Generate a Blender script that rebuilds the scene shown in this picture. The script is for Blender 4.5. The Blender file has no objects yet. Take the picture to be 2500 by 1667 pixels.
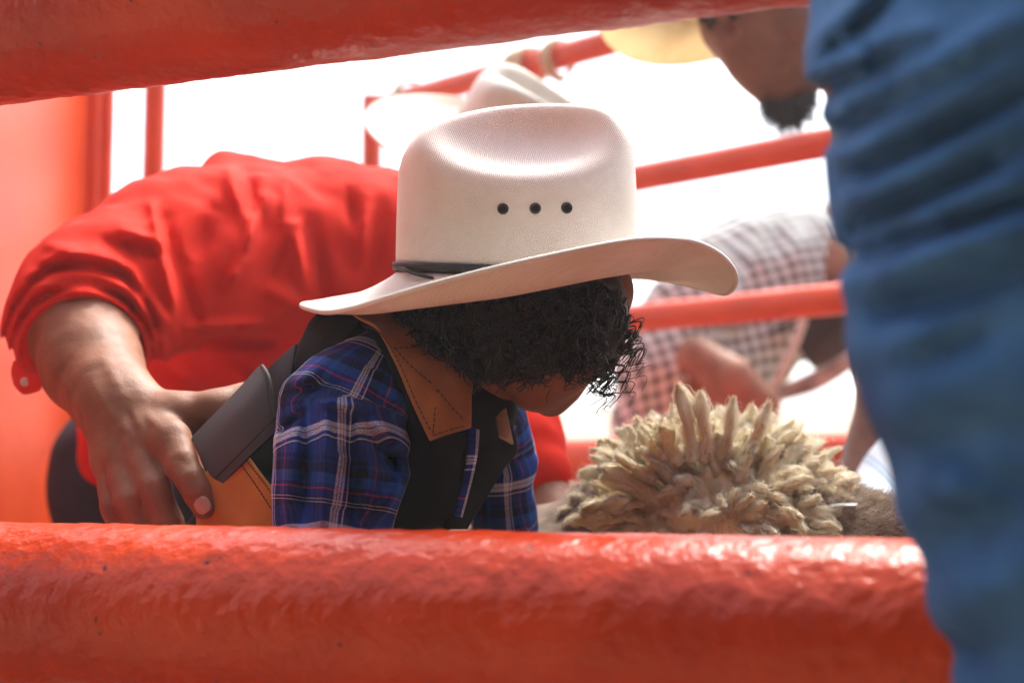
import bpy, math, random
import numpy as np
from mathutils import Vector, Matrix
random.seed(7); rng = np.random.default_rng(7)
S = bpy.context.scene; COL = S.collection
R = math.radians
# ---------------------------------------------------------------- camera, sky, sun, exposure
F = 3472.0; CX, CY = 1250.0, 833.5; HOR = 1142.0
AL = math.atan((HOR - CY) / F); CH = 0.80
cam_d = bpy.data.cameras.new('camera'); cam = bpy.data.objects.new('camera', cam_d); COL.objects.link(cam)
cam.location = (0, 0, CH); cam.rotation_euler = (math.pi/2 + AL, 0, 0)
cam_d.lens = 50; cam_d.sensor_width = 36; cam_d.clip_start = 0.05; cam_d.clip_end = 2000
cam_d.dof.use_dof = True; cam_d.dof.focus_distance = 1.05; cam_d.dof.aperture_fstop = 4.0
S.camera = cam
SUN_EL, SUN_AZ = R(60), R(28)       # azimuth from +Y towards +X
wd = bpy.data.worlds.new('World'); S.world = wd; wd.use_nodes = True
nt = wd.node_tree; sky = nt.nodes.new('ShaderNodeTexSky'); sky.sky_type = 'NISHITA'; sky.sun_disc = False
sky.sun_elevation = SUN_EL; sky.sun_rotation = SUN_AZ; sky.dust_density = 4.0; sky.air_density = 1.0; sky.ozone_density = 1.0
hs_ = nt.nodes.new('ShaderNodeHueSaturation'); hs_.inputs['Saturation'].default_value = .45
nt.links.new(sky.outputs[0], hs_.inputs['Color']); nt.links.new(hs_.outputs[0], nt.nodes['Background'].inputs[0]); nt.nodes['Background'].inputs[1].default_value = 0.15
sd = bpy.data.lights.new('sun', 'SUN'); so = bpy.data.objects.new('sun', sd); COL.objects.link(so)
sd.energy = 1.5; sd.angle = R(22); sd.color = (1.0, 0.94, 0.85)
sdir = Vector((math.sin(SUN_AZ)*math.cos(SUN_EL), math.cos(SUN_AZ)*math.cos(SUN_EL), math.sin(SUN_EL)))
so.rotation_euler = sdir.to_track_quat('Z', 'Y').to_euler(); so.location = (0, 0, 5)
S.view_settings.view_transform = 'Standard'; S.view_settings.look = 'None'; S.view_settings.gamma = 1
S.view_settings.exposure = 1.88
# ---------------------------------------------------------------- camera-space helpers
ca, sa = math.cos(AL), math.sin(AL)
def K(px, py, d): return np.array([(px-CX)/F*d, d, -(py-CY)/F*d])
def G(px, z, d):                       # point at world height z
    u = (z - CH - d*sa) / ca
    return np.array([(px-CX)/F*d, d, u])
def W(p):
    p = np.atleast_2d(np.asarray(p, float)); o = np.empty_like(p)
    o[:, 0] = p[:, 0]; o[:, 1] = p[:, 1]*ca - p[:, 2]*sa; o[:, 2] = CH + p[:, 1]*sa + p[:, 2]*ca
    return o
def PXY(p): return CX + F*p[:, 0]/p[:, 1], CY - F*p[:, 2]/p[:, 1]
T = rng.random((48, 48, 48)).astype(np.float32)
def vn(p, s, off=0.0):                 # value noise -1..1
    q = p/s + 100.0 + off; i = np.floor(q).astype(int); f = q - i; f = f*f*(3-2*f); r = 0
    for a in (0, 1):
        for b in (0, 1):
            for c in (0, 1):
                w = (f[:, 0] if a else 1-f[:, 0])*(f[:, 1] if b else 1-f[:, 1])*(f[:, 2] if c else 1-f[:, 2])
                r = r + w*T[(i[:, 0]+a) % 48, (i[:, 1]+b) % 48, (i[:, 2]+c) % 48]
    return r*2-1
# ---------------------------------------------------------------- objects
def tag(o, label, cat, group=None, kind=None):
    if label: o['label'] = label
    if cat: o['category'] = cat
    if group: o['group'] = group
    if kind: o['kind'] = kind
    return o
def thing(name, label, cat, loc=(0, 0, 0), group=None):
    o = bpy.data.objects.new(name, None); COL.objects.link(o); o.location = loc; o.empty_display_size = .1
    return tag(o, label, cat, group)
def mesh_obj(name, V, Fc, m, parent=None, uv=None, world=False, smooth=True):
    me = bpy.data.meshes.new(name)
    V = np.asarray(V, float); V = V if world else W(V)
    off = np.zeros(3)
    if parent is not None:
        q = parent
        while q is not None: off = off + np.array(q.location[:]); q = q.parent
        V = V - off
    Fc = np.asarray(Fc, dtype=np.int32) if not isinstance(Fc, list) or len({len(f) for f in Fc}) == 1 else Fc
    if isinstance(Fc, np.ndarray):
        n, k = Fc.shape
        me.vertices.add(len(V)); me.vertices.foreach_set('co', V.astype(np.float32).ravel())
        me.loops.add(n*k); me.loops.foreach_set('vertex_index', Fc.ravel())
        me.polygons.add(n); me.polygons.foreach_set('loop_start', np.arange(0, n*k, k, dtype=np.int32))
        me.polygons.foreach_set('loop_total', np.full(n, k, dtype=np.int32))
        me.update(calc_edges=True)
    else:
        me.from_pydata([tuple(v) for v in V], [], [list(f) for f in Fc])
    if smooth: me.polygons.foreach_set('use_smooth', np.ones(len(me.polygons), dtype=bool))
    if uv is not None:
        at = me.attributes.new('cloth', 'FLOAT_VECTOR', 'POINT')
        u3 = np.zeros((len(V), 3), np.float32); u3[:, :uv.shape[1]] = uv; at.data.foreach_set('vector', u3.ravel())
    me.materials.append(m); me.update()
    o = bpy.data.objects.new(name, me); COL.objects.link(o)
    if parent is not None: o.parent = parent
    return o
# ---------------------------------------------------------------- SDF modelling
def smin(a, b, k):
    h = np.clip(.5 + .5*(b-a)/k, 0, 1); return b + (a-b)*h - k*h*(1-h)
def smax(a, b, k): return -smin(-a, -b, k)
def seg(p, a, b, ra, rb):
    ab = b-a; t = np.clip(((p-a)@ab)/max(ab@ab, 1e-12), 0, 1)
    return np.linalg.norm(p - a - t[:, None]*ab, axis=1) - (ra + (rb-ra)*t)
def ell(p, c, r, M=None):
    q = p-c
    if M is not None: q = q@M
    r = np.asarray(r); k0 = np.linalg.norm(q/r, axis=1); k1 = np.linalg.norm(q/(r*r), axis=1)
    return k0*(k0-1)/np.maximum(k1, 1e-9)
def N(px, py, d, r): return (K(px, py, d), r)
def NG(px, z, d, r): return (G(px, z, d), r)
def chains(cs, k, kin=None):
    def f(p):
        r = None
        for c in cs:
            for (a, ra), (b, rb) in zip(c[:-1], c[1:]):
                e = seg(p, a, b, ra, rb); r = e if r is None else smin(r, e, k)
        return r
    f.cs = cs
    return f
def bounds(cs, pad=.02):
    P = np.array([n[0] for c in cs for n in c]); r = np.array([n[1] for c in cs for n in c])[:, None]
    return (P-r).min(0)-pad, (P+r).max(0)+pad
def folds(L):                          # L: (x0,y0,x1,y1,width_px,amp_m) ridges (+) / valleys (-)
    A = np.array(L, float)
    def g(p):
        x, y = PXY(p); r = 0
        for x0, y0, x1, y1, w, a in A:
            dx, dy = x1-x0, y1-y0; t = np.clip(((x-x0)*dx+(y-y0)*dy)/(dx*dx+dy*dy), 0, 1)
            e2 = ((x-x0-t*dx)**2+(y-y0-t*dy)**2)/(w*w); r = r + a*np.exp(-e2)*(.35+.65*np.sin(np.pi*np.clip(t, .05, .95)))
        return r
    return g
def nets(f, lo, hi, h):
    lo = np.asarray(lo, float); B = 8
    n = (np.ceil((np.asarray(hi)-lo)/h/B).astype(int))*B; nb = n//B
    g = np.stack(np.meshgrid(*[np.arange(k) for k in nb], indexing='ij'), -1).reshape(-1, 3)
    cen = lo + (g+.5)*B*h; fc = np.concatenate([f(c) for c in np.array_split(cen, max(1, len(cen)//200000))])
    v = np.full(n+1, 1.0, np.float32)
    neg = g[fc < 0]
    for b in neg: v[b[0]*B:b[0]*B+B+1, b[1]*B:b[1]*B+B+1, b[2]*B:b[2]*B+B+1] = -1
    act = g[np.abs(fc) < B*h*.95 + .012]
    loc = np.stack(np.meshgrid(*[np.arange(B+1)]*3, indexing='ij'), -1).reshape(-1, 3)
    for ch in np.array_split(act, max(1, len(act)//400)):
        idx = (ch[:, None, :]*B + loc[None]).reshape(-1, 3)
        v[idx[:, 0], idx[:, 1], idx[:, 2]] = f(lo + idx*h)
    s = v < 0
    c8 = [s[a:a+n[0], b:b+n[1], c:c+n[2]] for a in (0, 1) for b in (0, 1) for c in (0, 1)]
    al = c8[0].copy(); an = c8[0].copy()
    for q in c8[1:]: al &= q; an |= q
    mix = an & ~al; del al, an
    ci = np.argwhere(mix); cid = np.full(tuple(n), -1, np.int32); cid[ci[:, 0], ci[:, 1], ci[:, 2]] = np.arange(len(ci))
    acc = np.zeros((len(ci), 3)); cnt = np.zeros(len(ci))
    cor = [(a, b, c) for a in (0, 1) for b in (0, 1) for c in (0, 1)]
    for i, A in enumerate(cor):
        for Bc in cor[i+1:]:
            if sum(abs(A[k]-Bc[k]) for k in range(3)) != 1: continue
            va = v[ci[:, 0]+A[0], ci[:, 1]+A[1], ci[:, 2]+A[2]]; vb = v[ci[:, 0]+Bc[0], ci[:, 1]+Bc[1], ci[:, 2]+Bc[2]]
            m = (va < 0) != (vb < 0); t = np.where(m, va/np.where(m, va-vb, 1), 0)
            pt = np.array(A)[None] + t[:, None]*(np.array(Bc)-np.array(A))[None]
            acc[m] += pt[m]; cnt[m] += 1
    V = lo + (ci + acc/cnt[:, None])*h
    Q = []
    for ax in range(3):
        o1, o2 = [(1, 2), (2, 0), (0, 1)][ax]
        sl = [slice(1, n[k]) for k in range(3)]; sl[ax] = slice(0, n[ax]); sl2 = list(sl); sl2[ax] = slice(1, n[ax]+1)
        a = s[tuple(sl)]; b = s[tuple(sl2)]; e = np.argwhere(a != b)
        if not len(e): continue
        base = e + np.array([0 if k == ax else 1 for k in range(3)])
        inside = a[e[:, 0], e[:, 1], e[:, 2]]
        def cc(d1, d2):
            q = base.copy(); q[:, o1] -= d1; q[:, o2] -= d2; return cid[q[:, 0], q[:, 1], q[:, 2]]
        q = np.stack([cc(1, 1), cc(0, 1), cc(0, 0), cc(1, 0)], 1); q[~inside] = q[~inside][:, ::-1]
        Q.append(q)
    Q = np.concatenate(Q); Q = Q[(Q >= 0).all(1)]
    return V, Q
def relax(V, Q, it=2):
    for _ in range(it):
        s = np.zeros_like(V); c = np.zeros(len(V))
        for k in range(4):
            for j in (1, 3):
                np.add.at(s, Q[:, k], V[Q[:, (k+j) % 4]]); np.add.at(c, Q[:, k], 1)
        V = V*.45 + .55*s/np.maximum(c, 1)[:, None]
    return V
def sdf_obj(name, f, bb, h, m, parent, uvf=None, it=1):
    V, Q = nets(f, bb[0], bb[1], h)
    if it: V = relax(V, Q, it)
    return mesh_obj(name, V, Q, m, parent, uv=uvf(V) if uvf else None)
def frame(up, fwd):                    # columns: fwd, side, up
    up = np.array(up, float); up /= np.linalg.norm(up); fwd = np.array(fwd, float); fwd -= up*(fwd@up); fwd /= np.linalg.norm(fwd)
    return np.stack([fwd, np.cross(up, fwd), up], 1)
# ---------------------------------------------------------------- sweeps and sheets
def catmull(P, n, closed=False):
    P = np.asarray(P, float); k = len(P)
    if closed: t = np.arange(n)/n*k
    else: t = np.linspace(0, k-1, n)
    i = np.floor(t).astype(int)
    if not closed: i = np.minimum(i, k-2)
    u = (t-i)[:, None]
    g = (lambda j: P[j % k]) if closed else (lambda j: P[np.clip(j, 0, k-1)])
    sh = (n,)+(1,)*(P.ndim-1); u = u.reshape(sh)
    a, b, c, d = g(i-1), g(i), g(i+1), g(i+2)
    return .5*((2*b)+(-a+c)*u+(2*a-5*b+4*c-d)*u*u+(-a+3*b-3*c+d)*u**3)
def grid_faces(nu, nv, cu=False, cv=False, off=0):
    I = np.arange(nu if cu else nu-1); J = np.arange(nv if cv else nv-1); a, b = np.meshgrid(I, J, indexing='ij'); a = a.ravel(); b = b.ravel()
    a2 = (a+1) % nu; b2 = (b+1) % nv
    return np.stack([a*nv+b, a2*nv+b, a2*nv+b2, a*nv+b2], 1)+off
def tube(P, r, k=6, caps=False, off=0, flat=None):
    P = np.asarray(P, float); n = len(P); r = np.broadcast_to(r, (n,))
    t = np.gradient(P, axis=0); t /= np.linalg.norm(t, axis=1)[:, None]+1e-12
    ref = np.array([.13, .97, .2]); u = np.cross(t, ref); u /= np.linalg.norm(u, axis=1)[:, None]+1e-12; w = np.cross(t, u)
    a = np.arange(k)/k*2*np.pi
    V = P[:, None] + r[:, None, None]*(np.cos(a)[None, :, None]*u[:, None]+np.sin(a)[None, :, None]*w[:, None])
    return V.reshape(-1, 3), grid_faces(n, k, False, True, off)
def sheet(ctrl, nu, nv, th, closed_u=False, wob=0, ws=.03):   # ctrl [rows][cols] of cam-space points; solid slab of thickness th
    C = np.asarray(ctrl, float); A = catmull(C, nu, closed_u); A = catmull(A.transpose(1, 0, 2), nv).transpose(1, 0, 2)
    if wob: A = A + (vn(A.reshape(-1, 3), ws)*wob).reshape(nu, nv, 1)*np.array([0, 1, .3])
    du = np.roll(A, -1, 0)-np.roll(A, 1, 0) if closed_u else np.gradient(A, axis=0)
    nn = np.cross(du, np.gradient(A, axis=1)); nn /= np.linalg.norm(nn, axis=2)[..., None]+1e-12
    e = np.linspace(-1, 1, nv); prof = np.ones(nv) if closed_u else 1-np.abs(e)**12*.5
    off = nn*th/2*prof[None, :, None]
    V = np.concatenate([(A+off).reshape(-1, 3), (A-off).reshape(-1, 3)]); n = nu*nv
    q = grid_faces(nu, nv, closed_u); Q = [q, q[:, ::-1]+n]
    ed = []
    if closed_u: rows = [[i*nv for i in range(nu)]+[0], [i*nv+nv-1 for i in range(nu)]+[nv-1]]
    else: rows = [[i*nv for i in range(nu)], [i*nv+nv-1 for i in range(nu)], list(range(nv)), list(range((nu-1)*nv, nu*nv))]
    for ri, row in enumerate(rows):
        for a, b in zip(row[:-1], row[1:]): ed.append([a, b, b+n, a+n] if ri in (1, 2) else [b, a, a+n, b+n])
    Q.append(np.array(ed)); uu = np.linspace(0, 1, nu); vv = np.linspace(0, 1, nv)
    lu = np.linalg.norm(np.diff(A[:, nv//2], axis=0), axis=1).sum(); lv = np.linalg.norm(np.diff(A[nu//2], axis=0), axis=1).sum()
    UV = np.stack(np.meshgrid(uu*lu, vv*lv, indexing='ij'), -1).reshape(-1, 2)
    return V, np.concatenate(Q), np.concatenate([UV, UV])
def sheet_obj(name, ctrl, nu, nv, th, m, parent, **kw):
    V, Q, uv = sheet(ctrl, nu, nv, th, **kw); o = mesh_obj(name, V, Q, m, parent, uv=uv)
    return o
def curve_tube_obj(name, pts, r, m, parent, n=60, k=8, closed=False):
    P = catmull(np.array(pts), n, closed)
    if closed: P = np.concatenate([P, P[:1]])
    V, Q = tube(P, r, k); return mesh_obj(name, V, Q, m, parent)
# ---------------------------------------------------------------- materials
def mat(name): 
    m = bpy.data.materials.new(name); m.use_nodes = True; return m, m.node_tree, m.node_tree.nodes['Principled BSDF']
def nd(t, typ, **kw):
    n = t.nodes.new(typ)
    for k, v in kw.items():
        if k in n.inputs: n.inputs[k].default_value = v
        else: setattr(n, k, v)
    return n
def ramp(t, stops, interp='LINEAR'):
    n = t.nodes.new('ShaderNodeValToRGB'); cr = n.color_ramp; cr.interpolation = interp
    while len(cr.elements) < len(stops): cr.elements.new(.5)
    for e, (p, c) in zip(cr.elements, stops): e.position = p; e.color = (*c, 1) if len(c) == 3 else c
    return n
def coords(t, attr=False):
    if attr: return nd(t, 'ShaderNodeAttribute', attribute_name='cloth').outputs['Vector']
    return nd(t, 'ShaderNodeTexCoord').outputs['Object']
def bump(t, b, h, st, dist, prev=None):
    n = nd(t, 'ShaderNodeBump'); n.inputs['Strength'].default_value = st; n.inputs['Distance'].default_value = dist
    t.links.new(h, n.inputs['Height'])
    if prev: t.links.new(prev, n.inputs['Normal'])
    t.links.new(n.outputs[0], b.inputs['Normal']); return n.outputs[0]
def simple(name, c1, c2, sc, rough=.7, bs=0, bsc=300, bd=.001, spec=.5, sheen=0, trans=0):
    m, t, b = mat(name); co = coords(t)
    no = nd(t, 'ShaderNodeTexNoise', Scale=sc, Detail=5.0); t.links.new(co, no.inputs['Vector'])
    r = ramp(t, [(.3, c1), (.7, c2)]); t.links.new(no.outputs[0], r.inputs[0]); t.links.new(r.outputs[0], b.inputs['Base Color'])
    b.inputs['Roughness'].default_value = rough; b.inputs['Specular IOR Level'].default_value = spec
    if sheen: b.inputs['Sheen Weight'].default_value = sheen
    if bs:
        n2 = nd(t, 'ShaderNodeTexNoise', Scale=bsc, Detail=4.0); t.links.new(co, n2.inputs['Vector']); bump(t, b, n2.outputs[0], bs, bd)
    return m
def paint(name, col, col2, rough, b1, b2):
    m, t, b = mat(name); co = coords(t)
    no = nd(t, 'ShaderNodeTexNoise', Scale=9.0, Detail=6.0); t.links.new(co, no.inputs['Vector'])
    r = ramp(t, [(.3, col2), (.65, col)]); t.links.new(no.outputs[0], r.inputs[0])
    ch = nd(t, 'ShaderNodeTexNoise', Scale=75.0, Detail=7.0); t.links.new(co, ch.inputs['Vector'])
    cr = ramp(t, [(.27, (1, 1, 1)), (.30, (0, 0, 0))]); t.links.new(ch.outputs[0], cr.inputs[0])
    mx = nd(t, 'ShaderNodeMix', data_type='RGBA'); t.links.new(cr.outputs[0], mx.inputs[0]); t.links.new(r.outputs[0], mx.inputs[6])
    mx.inputs[7].default_value = (.06, .015, .012, 1); t.links.new(mx.outputs[2], b.inputs['Base Color'])
    b.inputs['Roughness'].default_value = rough
    n1 = nd(t, 'ShaderNodeTexNoise', Scale=95.0, Detail=3.0); t.links.new(co, n1.inputs['Vector'])
    b.inputs['Specular IOR Level'].default_value = .32
    p = bump(t, b, n1.outputs[0], b1, .004)
    v = nd(t, 'ShaderNodeTexNoise', Scale=320.0, Detail=2.0); t.links.new(co, v.inputs['Vector'])
    bump(t, b, v.outputs[0], b2, .0012, p)
    return m
M = {}
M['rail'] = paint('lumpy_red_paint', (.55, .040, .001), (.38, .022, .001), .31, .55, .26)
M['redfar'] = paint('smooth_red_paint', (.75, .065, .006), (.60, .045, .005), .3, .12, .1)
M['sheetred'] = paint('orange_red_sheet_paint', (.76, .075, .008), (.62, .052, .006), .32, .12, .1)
M['ground'] = simple('sandy_dirt', (.22, .15, .09), (.31, .22, .14), 3, .95, .6, 25, .03)
M['bank'] = simple('pale_sand_bank', (.34, .23, .13), (.42, .30, .18), .5, .95, .4, 4, .05)
def skin(name, a, c, spots=.5):
    m, t, b = mat(name); co = coords(t)
    no = nd(t, 'ShaderNodeTexNoise', Scale=28.0, Detail=6.0); t.links.new(co, no.inputs['Vector'])
    r = ramp(t, [(.3, a), (.7, c)]); t.links.new(no.outputs[0], r.inputs[0]); t.links.new(r.outputs[0], b.inputs['Base Color'])
    b.inputs['Roughness'].default_value = .55; b.inputs['Specular IOR Level'].default_value = .3; b.inputs['Subsurface Weight'].default_value = .12
    b.inputs['Subsurface Radius'].default_value = (.012, .004, .002); b.inputs['Subsurface Scale'].default_value = .5
    v = nd(t, 'ShaderNodeTexVoronoi', Scale=420.0); t.links.new(co, v.inputs['Vector']); p = bump(t, b, v.outputs[0], .16, .0007)
    n2 = nd(t, 'ShaderNodeTexNoise', Scale=110.0, Detail=3.0); t.links.new(co, n2.inputs['Vector']); bump(t, b, n2.outputs[0], .25, .002, p)
    return m
M['skin'] = skin('tanned_skin', (.19, .075, .038), (.31, .138, .078))
M['kidskin'] = skin('child_skin', (.20, .080, .042), (.29, .125, .07))
M['darkskin'] = skin('brown_skin', (.17, .075, .045), (.26, .12, .075))
def weave(name, col, col2, sc, st, rough=.75, thick=.0006, trans=0):
    m, t, b = mat(name); co = coords(t)
    w1 = nd(t, 'ShaderNodeTexWave', Scale=sc, bands_direction='X', Distortion=1.0); w2 = nd(t, 'ShaderNodeTexWave', Scale=sc, bands_direction='Z', Distortion=1.0)
    mp = nd(t, 'ShaderNodeMapping'); mp.inputs['Rotation'].default_value = (.3, R(20), .4); t.links.new(co, mp.inputs[0])
    for w in (w1, w2): t.links.new(mp.outputs[0], w.inputs['Vector'])
    mu = nd(t, 'ShaderNodeMath', operation='MULTIPLY'); t.links.new(w1.outputs[1], mu.inputs[0]); t.links.new(w2.outputs[1], mu.inputs[1])
    r = ramp(t, [(0, col2), (.6, col)]); t.links.new(mu.outputs[0], r.inputs[0])
    no = nd(t, 'ShaderNodeTexNoise', Scale=14.0, Detail=5.0); t.links.new(co, no.inputs['Vector']); rr = ramp(t, [(.28, (.86, .82, .76)), (.6, (1, 1, 1))]); t.links.new(no.outputs[0], rr.inputs[0])
    mx = nd(t, 'ShaderNodeMix', data_type='RGBA', blend_type='MULTIPLY'); mx.inputs[0].default_value = 1
    t.links.new(r.outputs[0], mx.inputs[6]); t.links.new(rr.outputs[0], mx.inputs[7]); t.links.new(mx.outputs[2], b.inputs['Base Color'])
    b.inputs['Roughness'].default_value = rough; bump(t, b, mu.outputs[0], st, thick)
    if trans:
        b.inputs['Transmission Weight'].default_value = 0
        tr = nd(t, 'ShaderNodeBsdfTranslucent'); t.links.new(mx.outputs[2], tr.inputs[0]); ms = nd(t, 'ShaderNodeMixShader'); ms.inputs[0].default_value = trans
        o = t.nodes['Material Output']; t.links.new(b.outputs[0], ms.inputs[1]); t.links.new(tr.outputs[0], ms.inputs[2]); t.links.new(ms.outputs[0], o.inputs[0])
    return m
M['hat'] = weave('white_straw_weave', (.80, .765, .70), (.70, .66, .60), 260, .5, .6)
M['hat2'] = weave('cream_straw_weave', (.82, .78, .70), (.72, .67, .6), 160, .3, .7, trans=.25)
M['straw'] = weave('yellow_straw_weave', (.92, .82, .60), (.84, .72, .50), 160, .4, .7, trans=.5)
M['felt'] = simple('dark_brown_felt', (.035, .018, .012), (.06, .032, .02), 20, .9, .3, 200)
M['black'] = simple('black_cotton_twill', (.004, .004, .0045), (.009, .009, .010), 60, .85, .4, 900, .0005, .2)
M['band'] = simple('black_hat_cord', (.012, .012, .014), (.025, .025, .028), 60, .6, .5, 500, .001)
M['eyelet'] = simple('dark_metal_eyelet', (.015, .014, .013), (.03, .028, .026), 60, .35)
M['hole'] = simple('eyelet_black_hole', (.003, .003, .003), (.005, .005, .005), 60, .9)
def twill(name, a, b2, sc=900):
    m, t, b = mat(name); co = coords(t, True)
    mp = nd(t, 'ShaderNodeMapping'); mp.inputs['Rotation'].default_value = (0, 0, R(35)); t.links.new(co, mp.inputs[0])
    w = nd(t, 'ShaderNodeTexWave', Scale=sc/6, Distortion=1.5, Detail=2.0); t.links.new(mp.outputs[0], w.inputs['Vector'])
    r = ramp(t, [(.1, a), (.9, b2)]); t.links.new(w.outputs[1], r.inputs[0]); t.links.new(r.outputs[0], b.inputs['Base Color'])
    b.inputs['Roughness'].default_value = .75; bump(t, b, w.outputs[1], .4, .0005); return m
M['grey'] = twill('charcoal_grey_twill', (.040, .038, .042), (.085, .080, .085), 1500)
M['suede'] = simple('tan_suede_shaded', (.30, .105, .024), (.42, .165, .045), 45, .9, .5, 500, .0008, .2, .2)  # collar tan kept darker, its shadow is put into the colour
M['golden'] = simple('golden_suede_leather', (.50, .20, .035), (.62, .28, .06), 45, .9, .5, 500, .0008, .2, .2)
M['suede2'] = simple('pale_suede_leather', (.42, .27, .15), (.52, .36, .22), 45, .9, .5, 500, .0008, .2, .2)
M['thread'] = simple('dark_thread', (.02, .012, .01), (.03, .02, .015), 60, .8)
M['redcloth'] = simple('red_cotton', (.52, .012, .003), (.64, .020, .005), 12, .85, .35, 700, .0006, .15, .0)
M['navy'] = simple('dark_navy_cotton', (.010, .009, .020), (.022, .018, .038), 30, .9, .3, 300)
M['hair'] = simple('black_brown_hair', (.008, .0048, .0035), (.022, .012, .0075), 90, .36, .2, 900, .0004, .35)
M['nail'] = simple('finger_nail', (.46, .25, .18), (.56, .34, .26), 60, .3)
M['denim'] = None
def denim():
    m, t, b = mat('blue_denim'); co = coords(t)
    no = nd(t, 'ShaderNodeTexNoise', Scale=18.0, Detail=6.0); t.links.new(co, no.inputs['Vector'])
    r = ramp(t, [(.3, (.016, .065, .17)), (.7, (.060, .170, .36))]); t.links.new(no.outputs[0], r.inputs[0]); t.links.new(r.outputs[0], b.inputs['Base Color'])
    b.inputs['Roughness'].default_value = .8; b.inputs['Specular IOR Level'].default_value = .2
    w = nd(t, 'ShaderNodeTexNoise', Scale=700.0); t.links.new(co, w.inputs['Vector']); bump(t, b, w.outputs[0], .5, .001); return m
M['denim'] = denim()
def plaid(name, per, A, Bv, base=None):
    """woven check: constant-colour ramps on warp and weft coordinates, averaged"""
    m, t, b = mat(name); co = coords(t, True); sp = nd(t, 'ShaderNodeSeparateXYZ'); t.links.new(co, sp.inputs[0]); out = []
    for ax, st in ((0, A), (1, Bv)):
        mu = nd(t, 'ShaderNodeMath', operation='MULTIPLY'); mu.inputs[1].default_value = 1/per[ax]; t.links.new(sp.outputs[ax], mu.inputs[0])
        fr = nd(t, 'ShaderNodeMath', operation='FRACT'); t.links.new(mu.outputs[0], fr.inputs[0]); r = ramp(t, st, 'CONSTANT'); t.links.new(fr.outputs[0], r.inputs[0]); out.append(r.outputs[0])
    # weave: threads alternate between warp and weft colour
    ck = nd(t, 'ShaderNodeTexNoise', Scale=900.0); t.links.new(co, ck.inputs['Vector'])
    cr = ramp(t, [(.4, (.3,)*3), (.6, (.7,)*3)]); t.links.new(ck.outputs[0], cr.inputs[0])
    mx = nd(t, 'ShaderNodeMix', data_type='RGBA'); t.links.new(cr.outputs[0], mx.inputs[0]); t.links.new(out[0], mx.inputs[6]); t.links.new(out[1], mx.inputs[7])
    t.links.new(mx.outputs[2], b.inputs['Base Color']); b.inputs['Roughness'].default_value = .85; b.inputs['Specular IOR Level'].default_value = .25
    bump(t, b, ck.outputs[0], .25, .0005); return m
bl, nv, wh, bk, rd = (.006, .030, .22), (.004, .007, .05), (.66, .66, .80), (.002, .002, .01), (.50, .03, .01)
lb = (.012, .09, .38)
stA = [(0, bl), (.10, nv), (.13, bl), (.16, nv), (.19, bl), (.30, wh), (.325, bk), (.335, wh), (.36, bk), (.37, wh), (.395, bl), (.44, wh), (.46, nv), (.54, bk), (.60, bl), (.70, rd), (.715, bl), (.76, nv), (.79, bl), (.82, nv), (.85, bl), (.90, lb), (.97, bl)]
stB = [(0, bl), (.08, wh), (.13, bk), (.14, wh), (.19, bl), (.23, wh), (.245, bk), (.26, bl), (.34, nv), (.38, bl), (.41, bk), (.50, lb), (.60, bl), (.64, rd), (.655, bl), (.72, nv), (.74, wh), (.75, nv), (.77, wh), (.78, nv), (.84, bl)]
M['plaid'] = plaid('blue_plaid_shirting', (.078, .074), stA, stB)
M['ging'] = plaid('brown_white_gingham', (.025, .025), [(0, (.72, .77, .75)), (.5, (.05, .035, .030))], [(0, (.72, .77, .75)), (.5, (.05, .035, .032))])
M['wplaid'] = plaid('white_blue_plaid', (.05, .05), [(0, (.72, .78, .82)), (.5, (.10, .35, .55)), (.56, (.72, .78, .82)), (.62, (.10, .35, .55)), (.68, (.72, .78, .82))], [(0, (.72, .78, .82)), (.5, (.10, .35, .55)), (.56, (.72, .78, .82)), (.62, (.10, .35, .55)), (.68, (.72, .78, .82))])
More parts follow.
